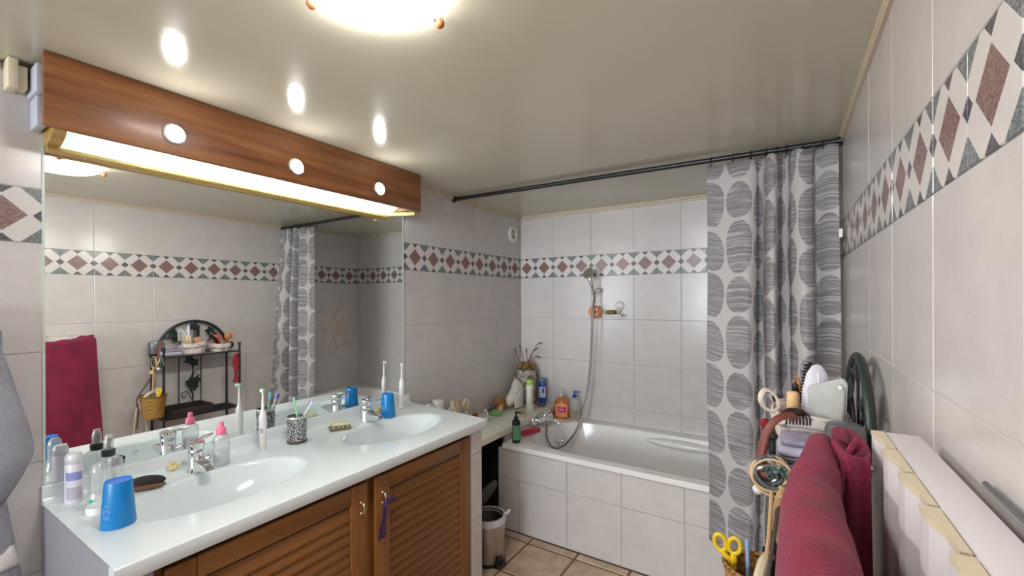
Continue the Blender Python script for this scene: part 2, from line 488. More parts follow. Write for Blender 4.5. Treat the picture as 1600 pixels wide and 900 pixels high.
_tile_cache = {}
def tile_mesh(w, h, mat, uv=(0, 1), th=.005, ch=.0014, name='tile'):
    key = (round(w, 4), round(h, 4), mat.name, round(uv[0], 3), round(uv[1], 3), th)
    if key in _tile_cache: return _tile_cache[key]
    b = bmesh.new(); L = b.loops.layers.uv.new('UVMap')
    def ring(i, y): return [b.verts.new((sx*(w/2-i), y, sz*(h/2-i))) for sx, sz in ((-1, -1), (1, -1), (1, 1), (-1, 1))]
    r0 = ring(0, th); r1 = ring(0, ch); r2 = ring(ch, 0)
    fs = []
    for a, c in ((r0, r1), (r1, r2)):
        for i in range(4): fs.append(b.faces.new((a[i], a[(i+1) % 4], c[(i+1) % 4], c[i])))
    fs.append(b.faces.new(r2))
    for f in fs:
        for l in f.loops:
            l[L].uv = (uv[0]+(l.vert.co.x/w+.5)*(uv[1]-uv[0]), l.vert.co.z/h+.5)
    me = bpy.data.meshes.new(name); b.to_mesh(me); b.free(); me.materials.append(mat)
    _tile_cache[key] = me; return me
def put_tile(parent, me, loc, rotz, name='tile'):
    o = bpy.data.objects.new(name, me); COL.objects.link(o); o.location = loc; o.rotation_euler = (0, 0, rotz); o.parent = parent; return o
ROWS = [(.006, .336), (.336, .666), (.666, .996), (.996, 1.326), (1.326, 1.656), (1.819, ZC-.003)]
GAP = .0026
def tile_wall(parent, side, lo, hi, seam, skip=None, jit=.0006):
    """seam: position of one tile joint along the wall; side: which wall"""
    def place(a, b, z0, z1, mat, uv, nm):
        w = b-a-GAP; h = z1-z0-GAP
        if w < .012 or h < .01: return
        c = (a+b)/2; z = (z0+z1)/2; d = random.uniform(-jit, jit)
        me = tile_mesh(w, h, mat, uv, name=nm)
        if side == 'left': put_tile(parent, me, (d, c, z), pi/2, nm)
        elif side == 'right': put_tile(parent, me, (W+d, c, z), -pi/2, nm)
        elif side == 'back': put_tile(parent, me, (c, d, z), 0, nm)
    k0 = math.floor((lo-seam)/T)
    k = k0
    while seam+k*T < hi:
        a0 = seam+k*T; b0 = a0+T; a = max(a0, lo); b = min(b0, hi)
        for z0, z1 in ROWS:
            if skip and skip(a, b, z0, z1): continue
            place(a, b, z0, z1, TILE, (0, 1), 'tile')
        for q in range(2):
            a1 = a0+q*T/2; b1 = a1+T/2; a2 = max(a1, lo); b2 = min(b1, hi)
            if b2-a2 < .012 or (skip and skip(a2, b2, 1.656, 1.819)): continue
            u0 = (a2-a1)/(T/2); u1 = (b2-a1)/(T/2)
            if side == 'right': u0, u1 = 1-u1, 1-u0
            place(a2, b2, 1.656, 1.819, BAND, (u0, u1), 'frieze_tile')
        k += 1
tile_wall(wall_left, 'left', -3.6, -.001, -1.0, lambda a, b, z0, z1: (a > -2.81 and b < -1.36 and z0 > .9 and z1 < 1.95) or (a > -2.8 and b < -1.4 and z1 < .7))
tile_wall(wall_back, 'back', .001, W-.001, .9677)
tile_wall(wall_right, 'right', -3.0, -.001, -2.1776, lambda a, b, z0, z1: b < -2.3 and z1 < .68)

# floor stones
def floor_tiles():
    xs = [.0, .275, .580, .886, 1.192, 1.498, 1.804, 2.12]
    ys = [-.826, -.893, -1.20, -1.51, -1.82, -2.13, -2.44, -2.75, -3.06]
    for i in range(len(xs)-1):
        for j in range(len(ys)-1):
            w = xs[i+1]-xs[i]-.013; d = ys[j]-ys[j+1]-.013
            me = tile_mesh(w, d, STONE, (0, 1), .006, .004, 'stone_tile')
            o = put_tile(floor, me, ((xs[i]+xs[i+1])/2, (ys[j]+ys[j+1])/2, random.uniform(-.0008, .0012)), 0, 'stone_tile')
            o.rotation_euler = (-pi/2, 0, 0)
floor_tiles()

# ceiling laths (cornice)
LZ = 2.149
bm = nb(); prism(bm, [(0, LZ), (.012, LZ), (.012, 2.160), (.018, 2.165), (.018, ZC), (0, ZC)], 1, -1.36, -.012); struct('trim_1', bm, CREAM, smooth=False)
bm = nb(); prism(bm, [(0, LZ), (-.012, LZ), (-.012, 2.160), (-.018, 2.165), (-.018, ZC), (0, ZC)], 0, .012, W-.012); struct('trim_2', bm, CREAM, smooth=False)
bm = nb(); prism(bm, [(W, LZ+.006), (W-.010, LZ+.006), (W-.010, 2.163), (W-.016, 2.167), (W-.016, ZC), (W, ZC)], 1, -3.0, -.012); struct('trim_3', bm, CREAM, smooth=False)
bm = nb(); prism(bm, [(0, LZ), (.012, LZ), (.012, 2.160), (.018, 2.165), (.018, ZC), (0, ZC)], 1, -3.6, -2.905); struct('trim_4', bm, CREAM, smooth=False)

# ------------------------------------------------------------------ bathtub and its tiled front
TX0 = .36; TY0 = -.826; RIM = .55
def superell(a, b, th, e):
    c, s = cos(th), sin(th)
    return a*math.copysign(abs(c)**(2/e), c), b*math.copysign(abs(s)**(2/e), s)
def rect_hit(cx, cy, x0, x1, y0, y1, th):
    c, s = cos(th), sin(th); t = 1e9
    if c > 1e-9: t = min(t, (x1-cx)/c)
    if c < -1e-9: t = min(t, (x0-cx)/c)
    if s > 1e-9: t = min(t, (y1-cy)/s)
    if s < -1e-9: t = min(t, (y0-cy)/s)
    return cx+c*t, cy+s*t
def angles(cx, cy, x0, x1, y0, y1, n):
    a = [2*pi*i/n for i in range(n)]
    for x in (x0, x1):
        for y in (y0, y1): a.append(math.atan2(y-cy, x-cx) % (2*pi))
    a = sorted(a); out = [a[0]]
    for q in a[1:]:
        if q-out[-1] > 1e-4: out.append(q)
    return out
def bowl_plate(bm, rect, ctr, semi, e, rim, depth, prof, edge_r=.012, n=72, warp=None, skirt=None):
    x0, x1, y0, y1 = rect; cx, cy = ctr; A = angles(cx, cy, x0, x1, y0, y1, n)
    rings = []
    if skirt is not None:
        r_ = []
        for th in A:
            x, y = rect_hit(cx, cy, x0, x1, y0, y1, th); r_.append((x, y, skirt))
        rings.append(r_)
    rings.append([(*rect_hit(cx, cy, x0, x1, y0, y1, th), rim) for th in A])
    # true polar direction of the superellipse at angle th
    def pt(th, k):
        c, s = cos(th), sin(th); r = (abs(c/semi[0])**e+abs(s/semi[1])**e)**(-1/e)
        return cx+c*r*k, cy+s*r*k
    for k, dz in [(1+edge_r/semi[1]*1.3, 0), (1+edge_r/semi[1]*.6, -.0015), (1., -.006)]:
        rings.append([(*pt(th, k), rim+dz) for th in A])
    for k in (.975, .95, .91, .86, .78, .68, .55, .4, .25, .1):
        rings.append([(*pt(th, k), rim-.006-(depth-.006)*prof(k)) for th in A])
    V = [[bm.verts.new(warp(p) if warp else p) for p in r] for r in rings]
    m = len(A)
    for a, b in zip(V, V[1:]):
        for i in range(m): bm.faces.new((a[i], a[(i+1) % m], b[(i+1) % m], b[i]))
    bm.faces.new(V[-1])
tub = thing('bathtub', 'white enamel bathtub with rounded left end along the back wall', 'bathtub', (TX0, TY0, RIM))
bm = nb()
bowl_plate(bm, (TX0+.001, W-.003, TY0-.012, -.003), (1.235, -.425), (.795, .335), 4.2, RIM, .40,
           lambda k: 1-max(0, (k-.70)/.30)**1.6 if k > .70 else 1.0, .02, 96, None, RIM-.030)
obj('basin', bm, ENAMEL, tub, world=True, angle=50)
bm = nb(); ball(bm, (1.32, -.105, RIM-.055), 1., 24, 12, (.24, .045, .03)); obj('armrest', bm, ENAMEL, tub, world=True)
bm = nb(); lathe(bm, [(0, .012), (.022, .012), (.034, .006), (.036, 0)], mat=Matrix.Translation((.505, -.28, RIM-.115)) @ Matrix.Rotation(radians(78), 4, 'Y'), n=24)
ball(bm, (.520, -.28, RIM-.112), .017, 12, 8); obj('overflow_knob', bm, CHROME, tub, label='chrome overflow knob', world=True)

panel = thing('bath_apron', 'white tiled panel along the front of the bathtub', 'panel', (1.22, -.80, 0))
bm = nb(); box(bm, .325, -.822, 0, W-.004, -.775, RIM-.033); obj('backing', bm, GROUT, panel, world=True, smooth=False)
for z0, z1 in ((.004, .331), (.331, RIM-.034)):
    xs = [.322]+[.8102+T*k for k in range(-1, 5)]+[W-.004]
    for a, b in zip(xs, xs[1:]):
        w = b-a-GAP; h = z1-z0-GAP
        if w < .02: continue
        o = put_tile(panel, tile_mesh(w, h, TILE), ((a+b)/2-1.22, -.8275+.80, (z0+z1)/2), 0)

# ------------------------------------------------------------------ tiled ledge along the left wall
ledge = thing('ledge', 'low cream ledge along the left wall from vanity to the back corner', 'ledge', (.18, -.68, .635))
bm = nb(); box(bm, .002, -1.362, .592, .362, -.002, .635, .004); obj('slab', bm, simple('cream_ledge_top', srgb(230, 228, 214), .35, var=.03), ledge, world=True)
BLK = simple('niche_dark_sheet', (.008, .008, .008), .9)  # for black sheets added to keep the niche interior dark
bm = nb(); box(bm, .006, -1.36, .003, .012, -.79, .590); obj('back_dark_sheet', bm, BLK, ledge, label='added black sheet that darkens the back of the niche', world=True, smooth=False)
bm = nb(); box(bm, .013, -.790, .003, .322, -.782, .590); obj('side_dark_sheet', bm, BLK, ledge, label='added black sheet that darkens the side of the niche', world=True, smooth=False)
bm = nb(); box(bm, .325, -.775, 0, .352, -.003, .592); obj('support', bm, TILE, ledge, world=True, smooth=False)

# ------------------------------------------------------------------ vanity: piers, cabinet, top, mirror, light box
ZT = .87
pier = thing('tiled_pier', 'narrow white tiled pier at the right end of the vanity', 'pier', (.29, -1.41, 0))
bm = nb(); box(bm, .003, -1.455, 0, .579, -1.366, .826); obj('core', bm, GROUT, pier, world=True, smooth=False)
for z0, z1 in ((.004, .37), (.37, .70), (.70, .826)):
    put_tile(pier, tile_mesh(.086, z1-z0-GAP, TILE), (.584-.29, 0, (z0+z1)/2), pi/2)
    for a, b in ((.01, .255), (.255, .582)):
        put_tile(pier, tile_mesh(b-a-GAP, z1-z0-GAP, TILE), ((a+b)/2-.29, .049, (z0+z1)/2), pi)
pier2 = thing('vanity_end_wall', 'plain white end panel with its shade put into the colour, at the left end of the vanity', 'panel', (.29, -2.79, 0))
bm = nb(); box(bm, .003, -2.8216, 0, .606, -2.745, .8675, .001); obj('core', bm, simple('shade_toned_panel', srgb(142, 142, 149), .45, var=.02), pier2, world=True)  # shade on the white resin is put into this grey

cab = thing('vanity_cabinet', 'brown oak washstand cabinet with two louvred doors under the white top', 'cabinet', (.30, -2.10, 0))
bm = nb(); box(bm, .012, -2.742, .09, .50, -1.458, .70); box(bm, .06, -2.742, 0, .44, -1.458, .09); obj('carcass', bm, DARKIN, cab, world=True, smooth=False)
bm = nb()
for a in ((.53, -2.742, .06, .562, -2.712, .80), (.53, -2.085, .06, .562, -2.045, .80), (.53, -1.475, .06, .562, -1.458, .80), (.53, -2.742, .04, .562, -1.458, .09)):
    box(bm, *a, bev=.002)
obj('face_frame', bm, OAK_Z, cab, world=True)
def door(y0, y1, hang):
    zb, zt = .085, .800; xf = .586; xb = .564; st = .072
    d = obj('door', box(nb(), .564, y0+.002, zb, .570, y1-.002, zt), DARKIN, cab, world=True, smooth=False)
    def sub(name, b, m, lab=None):
        bmesh.ops.translate(b, verts=b.verts, vec=-Vector(cab.location)); return obj(name, b, m, d, label=lab)
    for a, b in ((y0, y0+st), (y1-st, y1)): sub('stile', box(nb(), xb, a, zb, xf, b, zt, .003), OAK_Z)
    sub('rail', box(nb(), xb, y0+st+.001, zt-.062, xf-.001, y1-st-.001, zt, .003), OAK_Y)
    sub('rail', box(nb(), xb, y0+st+.001, zb, xf-.001, y1-st-.001, zb+.062, .003), OAK_Y)
    z = zb+.064; p = .0382; k = 0
    base = None
    while z+p < zt-.060:
        b = nb()
        prism(b, [(xb+.002, p*.98), (xb+.006, p+.004), (xf-.001, .006), (xf-.004, -.002), (xb+.004, .02)], 1, y0+st+.002, y1-st-.002)
        if base is None:
            bmesh.ops.translate(b, verts=b.verts, vec=(-cab.location.x, -cab.location.y, 0))
            base = mesh_of(b, 'slat', OAK_Y)
        else: b.free()
        o = bpy.data.objects.new('slat', base); COL.objects.link(o); o.parent = d; o.location = (0, 0, z)
        z += p
    hy = y0+.035 if hang == 'left' else y1-.03
    hb = nb(); tube(hb, smooth_pts([(xf, hy, .735), (xf+.014, hy, .733), (xf+.019, hy, .715), (xf+.014, hy, .697), (xf, hy, .695)], 5), .0035, 8)
    ball(hb, (xf, hy, .735), .006, 10, 6); ball(hb, (xf, hy, .695), .006, 10, 6)
    sub('handle', hb, simple('brass_nickel_%s' % hang, (.75, .66, .5), .25, 1.), 'small brass loop handle')
    return hy
door(-2.716, -2.088, 'right')
hy = door(-2.052, -1.462, 'left')
bm = nb()
sheet(bm, lambda s, t: (.612+.004*sin(6*t)+.003*cos(9*s), hy-.012+.022*(s-.5)*(1+.9*t)-.012*t, .70-.125*t+.006*(s-.5)), 5, 12)
r = obj('ribbon', bm, PURPLERIB); solid(r, .002)
bm = nb(); ball(bm, (.609, hy+.004, .704), .011, 12, 8, (1, 1.5, 1)); ball(bm, (.611, hy+.026, .708), .012, 12, 8, (.7, 1.4, .7))
k_ = obj('knot', bm, PURPLERIB)
rt = thing('ribbon_tie', 'dark purple ribbon knotted on the handle of the right vanity door', 'ribbon', (.609, hy, .70))
for o in (r, k_):
    o.data.transform(Matrix.Translation((-.609, -hy, -.70))); o.parent = rt

top = thing('double_washbasin', 'long white moulded vanity top with two oval basins', 'washbasin', (.31, -2.07, ZT))
YL, YR = -2.822, -1.368; YM = -2.075
def warp(p):
    x, y, z = p
    if y > YR-.12: y += (.06*(1-x/.62))*max(0, (y-(YR-.12))/.12)
    return (x, y, z)
bm = nb()
pr = lambda k: 1-k**3.4
bowl_plate(bm, (.004, .614, YL, YM), (.325, -2.46), (.153, .262), 2.15, ZT, .125, pr, .014, 72)
bowl_plate(bm, (.004, .614, YM, YR), (.325, -1.716), (.153, .262), 2.15, ZT, .125, pr, .014, 72, warp)
obj('basins', bm, WHITE_RESIN, top, world=True, angle=60)
bm = nb()   # front lip, end lips with rounded nose
lip = [(.585, .828), (.617, .828), (.620, .831), (.620, .866), (.6185, .869), (.613, ZT)]
prism(bm, lip+[(.585, ZT-.003)], 1, YL, YR)
obj('front_edge', bm, WHITE_RESIN, top, world=True, angle=60)
bm = nb(); prism(bm, [(.01, YR+.0605), (.616, YR+.0005), (.614, YR-.02), (.01, YR+.03)], 2, .828, ZT-.0006); obj('end_edge', bm, WHITE_RESIN, top, world=True)
bm = nb(); prism(bm, [(.003, ZT-.01), (.045, ZT-.001), (.032, ZT+.001), (.022, ZT+.008), (.016, ZT+.02), (.014, ZT+.048), (.011, ZT+.052), (.003, ZT+.052)], 1, YL, YR+.055)
obj('backsplash', bm, WHITE_RESIN, top, world=True, angle=60)
for y in (-2.46, -1.716):
    bm = nb(); tube(bm, [(.450+.010*cos(a)*.5, y+.013*cos(a), ZT-.045+.013*sin(a)) for a in [2*pi*i/18 for i in range(18)]], .003, 6, True); obj('overflow_ring', bm, CHROME, top, label='chrome overflow ring', world=True)
    bm = nb(); lathe(bm, [(0, .006), (.02, .006), (.03, 0)], (.325, y, ZT-.1245), 20); obj('drain', bm, CHROME, top, label='chrome drain plug', world=True)

mir = thing('wall_mirror', 'large frameless mirror above the double basin', 'mirror', (0, 0, 0))
mir.location = (.002, -2.08, .922)
bm = nb(); box(bm, .0005, -2.812, .9225, .004, -1.352, 1.985); o = obj('pane', bm, MIRROR, mir, world=True, smooth=False)
o.data.transform(Matrix.Translation((.002, -2.08, .922))); o.location = (-.002, 2.08, -.922)
for a in ((.0005, -1.352, .9225, .0045, -1.344, 1.985), (.0005, -2.818, .9225, .0045, -2.812, 1.985)):
    obj('edge', box(nb(), *a), MIRROREDGE, mir, label='pale ground edge', world=True, smooth=False)

# light box over the mirror
BX = .19; BL, BR = -2.848, -1.392; BZ = 1.967
lb = thing('light_box', 'varnished brown wooden light box with three spots above the mirror', 'lamp', (.1, -2.12, BZ))
bm = nb(); box(bm, BX-.018, BL, BZ, BX, BR, ZC-.003, .0015); obj('front_board', bm, BOXWOOD, lb, world=True)
bm = nb(); box(bm, .06, BL+.045, 1.985, BX-.019, BL+.060, ZC-.003); obj('end_board', bm, BOXWOOD, lb, world=True, smooth=False)  # inset board added out of sight to stop tube light leaking
bm = nb(); box(bm, .004, BR-.018, 1.985, BX-.019, BR, ZC-.003); obj('end_board', bm, BOXWOOD, lb, world=True, smooth=False)
bm = nb(); prism(bm, [(.012, 1.932), (.034, 1.932), (.040, 1.938), (.034, 1.950), (.012, 1.952)], 1, BL+.036, -1.475); obj('rail', bm, GILT, lb, label='gilt wooden rail', world=True)
for ya, yb in ((BL+.034, BL+.062), (-1.49, -1.392-.018)):
    bm = nb()
    if ya < -2: prism(bm, [(.006, 1.950), (.036, 1.950), (.07, 1.958), (.105, 1.975), (.135, 2.0), (.172, 2.0), (.172, 1.969), (.172, 2.03), (.006, 2.03)], 1, ya, yb)
    else: prism(bm, [(.012, -1.476), (.036, -1.476), (.172, -1.412), (.172, -1.424), (.040, -1.490), (.012, -1.490)], 2, 1.946, 1.964)
    obj('bracket', bm, GILT, lb, label='yellow wood bracket', world=True)
bm = nb()   # frosted concave diffuser
prof = [(.036, 1.951), (.06, 1.958), (.09, 1.968), (.12, 1.98), (.15, 1.992), (.171, 1.996)]
sheet(bm, lambda s, t: (lambda i, f: (prof[i][0]+(prof[min(i+1, 5)][0]-prof[i][0])*f, BL+.062+(1.288+.0)*t, prof[i][1]+(prof[min(i+1, 5)][1]-prof[i][1])*f))(int(s*5), s*5-int(s*5)), 6, 3)
obj('diffuser', bm, DIFFUSER, lb, label='frosted pale glass diffuser', world=True)
bm = nb(); cyl(bm, (.09, -2.62, 2.035), (.09, -1.56, 2.035), .013, None, 12); obj('tube', bm, TUBE_MAT, lb, label='lit fluorescent tube', world=True)
bm = nb(); box(bm, .006, BL+.02, 2.10, .168, BR-.02, 2.106); obj('reflector', bm, WHITEP, lb, label='white reflector', world=True, smooth=False)
bm = nb(); box(bm, .0045, BL+.05, 1.953, .0065, -1.50, 2.10); obj('back_plate', bm, WHITEP, lb, label='white back plate', world=True, smooth=False)
for y in (-2.548, -2.124, -1.688):
    Tm = Matrix.Translation((BX, y, 2.034)) @ Matrix.Rotation(pi/2, 4, 'Y')
    bm = nb(); lathe(bm, [(.034, 0), (.034, .006), (.028, .010), (.026, .006), (.026, 0)], mat=Tm, n=28); ho = obj('spot', bm, CHROME, lb, label='chrome spot ring', world=True)
    bm = nb(); lathe(bm, [(.026, .003), (.022, .011), (.012, .016), (0, .017)], mat=Tm, n=24)
    bmesh.ops.translate(bm, verts=bm.verts, vec=-Vector(lb.location)); obj('bulb', bm, GLOW_WHITE, ho, label='lit round bulb')
    sl = bpy.data.lights.new('spot_beam', 'SPOT'); sl.energy = 10; sl.spot_size = radians(112); sl.spot_blend = 1.; sl.shadow_soft_size = .02; sl.color = (1, .95, .88)
    so = bpy.data.objects.new('spot_beam', sl); COL.objects.link(so); so.location = (BX+.045, y, 2.034); so.rotation_euler = (0, radians(-56), 0)

# junction box and cream moulding beside the light box
mo = thing('moulding_end', 'stepped cream moulding end under the ceiling left of the light box', 'moulding', (0.04, -2.89, 2.08))
bm = nb(); box(bm, .002, -2.894, 2.088, .062, -2.873, ZC-.002, .003); obj('outer_step', bm, CREAMPL, mo, world=True)
bm = nb(); box(bm, .002, -2.873, 2.094, .050, -2.853, ZC-.014, .004); obj('inner_step', bm, CREAMPL, mo, world=True)
jb = thing('junction_box', 'pale grey electric box squeezed between moulding and wooden light box', 'box', (.03, -2.84, 2.0))
bm = nb(); box(bm, .002, -2.848, 2.080, .110, -2.822, ZC-.012, .004); obj('cover', bm, GREYBOX, jb, world=True)
bm = nb(); box(bm, .002, -2.842, 1.99, .080, -2.822, 2.079, .003); obj('conduit', bm, GREYBOX, jb, world=True)

# ------------------------------------------------------------------ ceiling lamp
LC = (1.150, -2.536)
cl = thing('ceiling_lamp', 'round opal glass ceiling lamp held by wooden knobs, lit', 'lamp', (LC[0], LC[1], ZC))
bm = nb(); lathe(bm, [(0, -.001), (.09, -.001), (.09, -.014), (.07, -.018), (0, -.018)], n=32); obj('base', bm, WHITEP, cl)
RB = .150
bm = nb(); lathe(bm, [(0, -.053), (.035, -.0523), (.07, -.049), (.10, -.043), (.125, -.034), (.141, -.024), (RB, -.013), (RB-.004, -.011), (.130, -.028), (.09, -.041), (0, -.049)], n=56)
obj('glass_bowl', bm, BOWL, cl, label='glowing opal glass bowl')
for a in (73, 193, 313):
    x, y = .157*cos(radians(a)), .178*sin(radians(a))
    bm = nb(); ball(bm, (x, y, -.017), .012, 14, 10); cyl(bm, (x*.90, y*.90, -.015), (x, y, -.017), .003, None, 8)
    obj('knob', bm, simple('orange_wood_knob', srgb(132, 76, 38), .4), cl, label='small round wooden knob')

# ------------------------------------------------------------------ curtain rod, rings, curtain
rod = thing('curtain_rod', 'dark metal shower rod across the tub under the ceiling', 'curtain rod', (W/2, -.87, 2.155))
ra = Vector((.004, -.887, 2.158)); rb = Vector((W-.004, -.855, 2.152))
bm = nb(); cyl(bm, ra, rb, .0125, None, 16); obj('bar', bm, simple('dark_grey_metal', (.035, .035, .04), .35, .5), rod, world=True)
for e, d in ((ra, .02), (rb, -.02)):
    bm = nb(); cyl(bm, e, e+Vector((d, 0, 0)), .022, .017, 16); obj('end_cap', bm, BLACK, rod, world=True)
def rod_at(x): return ra+(rb-ra)*((x-ra.x)/(rb.x-ra.x))
CT = [(1.588, -.868), (1.64, -.872), (1.70, -.885), (1.765, -.910), (1.80, -.875), (1.792, -.825), (1.822, -.835), (1.845, -.915), (1.872, -.93), (1.888, -.87), (1.900, -.815), (1.925, -.83), (1.935, -.90), (1.972, -.945), (2.008, -.925), (2.018, -.865), (2.03, -.85), (2.06, -.865), (2.103, -.880)]
def curtain():
    K = 7
    P = smooth_pts([(x, y, 0) for x, y in CT], K); n = len(P)
    L = [0.]
    for a, b in zip(P, P[1:]): L.append(L[-1]+(b-a).length*1.0)
    NV = 46; ztop, zbot = 2.122, .262
    bm = nb(); uvl = bm.loops.layers.uv.new('UVMap'); g = []; UV = {}
    for i, p in enumerate(P):
        row = []
        s = i/(n-1)
        for j in range(NV):
            t = j/(NV-1)
            amp = .35+.65*min(1, t*3.0)
            yc = -.880; y = yc+(p.y-yc)*amp*(1+.35*t)-.010*t-.14*max(0, s-.6)/.4*t**1.5
            x = p.x+.006*sin(9*t+5*s)*t
            if i < 3*K: x += .0
            y -= .012*sin(3.2*t+7*s)*t
            y = min(y, -.800-.050*min(1, t/.7))
            zt = ztop+.012*s+.006*cos(s*46); zb = zbot+.045*max(0, 1-s*9)
            v = bm.verts.new((x, y, zt+(zb-zt)*t)); row.append(v); UV[v] = (L[i], (1-t)*(ztop-zbot))
        g.append(row)
    for i in range(n-1):
        for j in range(NV-1):
            f = bm.faces.new((g[i][j], g[i+1][j], g[i+1][j+1], g[i][j+1]))
            for l in f.loops: l[uvl].uv = UV[l.vert]
    return bm
cu = thing('shower_curtain', 'grey and white oval print shower curtain bunched at the right wall', 'curtain', (1.85, -.88, .26))
o = obj('cloth', curtain(), CURTAIN, cu, world=True, angle=80); solid(o, .0015)
bm = nb(); box(bm, 2.100, -.905, 1.735, 2.112, -.902, 1.770); obj('care_tag', bm, WHITEP, cu, label='small white care tag', world=True)
for i, x in enumerate((1.606, 1.70, 1.775, 1.835, 1.875, 1.915, 1.975, 2.05)):
    c = rod_at(x); bm = nb()
    tube(bm, [(c.x+.004*sin(a), c.y+.021*cos(a), c.z-.012+.027*sin(a)) for a in [2*pi*k/20 for k in range(20)]], .0022, 6, True)
    obj('hook', bm, BLACK, cu, label='black ring hook', world=True)

# ------------------------------------------------------------------ shower set
sh = thing('shower_set', 'chrome hand shower on a wall bracket with hose hanging into the tub', 'shower', (.69, -.03, 1.5))
Q = lambda a: Vector(a)
bm = nb(); tube(bm, smooth_pts([(.690, -.072, 1.49), (.680, -.085, 1.56), (.670, -.095, 1.61), (.660, -.100, 1.655)], 5), [.011]*6+[.014]*10, 12); obj('handle', bm, CHROME, sh, world=True)
hd = Matrix.Translation((.656, -.110, 1.674)) @ Matrix.Rotation(radians(62), 4, 'X') @ Matrix.Rotation(radians(-12), 4, 'Y')
bm = nb(); lathe(bm, [(0, .016), (.02, .015), (.042, .006), (.046, -.002), (.044, -.010), (.036, -.012), (0, -.013)], mat=hd, n=28); obj('head', bm, CHROME, sh, world=True)
bm = nb(); cyl(bm, (.712, -.002, 1.545), (.700, -.03, 1.545), .022, .018, 20); cyl(bm, (.700, -.03, 1.545), (.688, -.075, 1.520), .012, .017, 12); obj('bracket', bm, CHROME, sh, world=True)
bm = nb(); tube(bm, smooth_pts([(.690, -.072, 1.49), (.690, -.105, 1.35), (.682, -.105, 1.15), (.670, -.11, .95), (.655, -.13, .78), (.63, -.17, .62), (.60, -.23, .50), (.555, -.33, .425), (.515, -.42, .43), (.475, -.44, .50), (.455, -.40, .575)], 8), .0085, 8)
obj('hose', bm, simple('ribbed_steel_hose', (.34, .32, .31), .3, 1., vscale=300, bump=.3), sh, world=True)

mx = thing('bath_mixer', 'chrome wall mixer tap above the left end of the tub', 'tap', (.36, -.35, .60))
bm = nb()
cyl(bm, (.363, -.42, .600), (.376, -.42, .600), .040, .034, 24); cyl(bm, (.363, -.27, .600), (.376, -.27, .600), .032, .028, 24)
cyl(bm, (.37, -.42, .600), (.412, -.40, .603), .013, None, 12); cyl(bm, (.37, -.27, .600), (.412, -.29, .603), .013, None, 12)
obj('rosettes', bm, CHROME, mx, world=True)
bm = nb(); cyl(bm, (.415, -.43, .603), (.415, -.26, .603), .019, None, 18); ball(bm, (.415, -.43, .603), .020); ball(bm, (.415, -.26, .603), .020); obj('body', bm, CHROME, mx, world=True)
bm = nb(); tube(bm, smooth_pts([(.415, -.345, .600), (.46, -.345, .600), (.50, -.345, .596), (.522, -.345, .586), (.528, -.345, .572)], 5), .012, 12); obj('spout', bm, CHROME, mx, world=True)
bm = nb(); ball(bm, (.412, -.345, .628), .025, 18, 10, (1, 1, .8)); tube(bm, [(.405, -.345, .640), (.43, -.35, .662), (.455, -.352, .668)], [.008, .008, .006], 10); obj('lever', bm, CHROME, mx, world=True)

sd = thing('wall_soap_dish', 'small white suction soap dish on the back wall beside the hand shower', 'soap dish', (.84, -.02, 1.36))
bm = nb(); lathe(bm, [(0, .018), (.02, .018), (.034, .008), (.036, 0)], mat=Matrix.Translation((.862, -.002, 1.427)) @ Matrix.Rotation(pi/2, 4, 'X'), n=26); obj('suction_cup', bm, WHITEP, sd, world=True)
bm = nb(); tube(bm, smooth_pts([(.862, -.02, 1.42), (.868, -.028, 1.395), (.862, -.04, 1.372)], 4), .006, 8); obj('arm', bm, WHITEP, sd, world=True)
bm = nb(); box(bm, .755, -.095, 1.350, .905, -.008, 1.366, .007, 3); obj('tray', bm, WHITEP, sd, world=True)
bm = nb(); box(bm, .775, -.08, 1.3665, .845, -.025, 1.394, .010, 3); single('soap_bar', bm, OLIVE, 'brown olive soap bar on the white wall dish', 'soap')
# orange net sponge
lf = thing('bath_pouf', 'orange net bath pouf hanging under the shower bracket', 'sponge', (.685, -.050, 1.325))
bm = nb()
for i in range(26):
    a = random.uniform(0, 2*pi); b = math.acos(random.uniform(-1, 1)); d = Vector((sin(b)*cos(a), sin(b)*sin(a)*.75, cos(b)))
    c = Vector((0, 0, .055))+d*.032; n1 = d.orthogonal().normalized(); n2 = d.cross(n1)
    tube(bm, [c+n1*.024*cos(q)+n2*.02*sin(q)+d*.010*sin(3*q) for q in [2*pi*k/14 for k in range(14)]], .006, 5, True)
obj('net', bm, ORANGE, lf)
bm = nb(); tube(bm, smooth_pts([(0, 0, .10), (.005, 0, .15), (.010, .002, .20)], 4), .0022, 6); obj('cord', bm, WHITEP, lf)

vn = thing('wall_vent', 'round white plastic vent high on the left wall near the corner', 'vent', (.001, -.127, 2.015))
VT = Matrix.Rotation(pi/2, 4, 'Y')
bm = nb(); lathe(bm, [(0, .004), (.045, .004), (.046, .012), (.060, .012), (.068, .006), (.068, 0)], mat=VT, n=36); obj('ring', bm, WHITEP, vn)
for z in (-.02, .02):
    bm = nb(); ball(bm, (.006, 0, z), .02, 14, 8, (.35, .8, .8)); obj('grille', bm, simple('vent_brown', srgb(150, 130, 112), .7), vn, label='dark brownish opening')

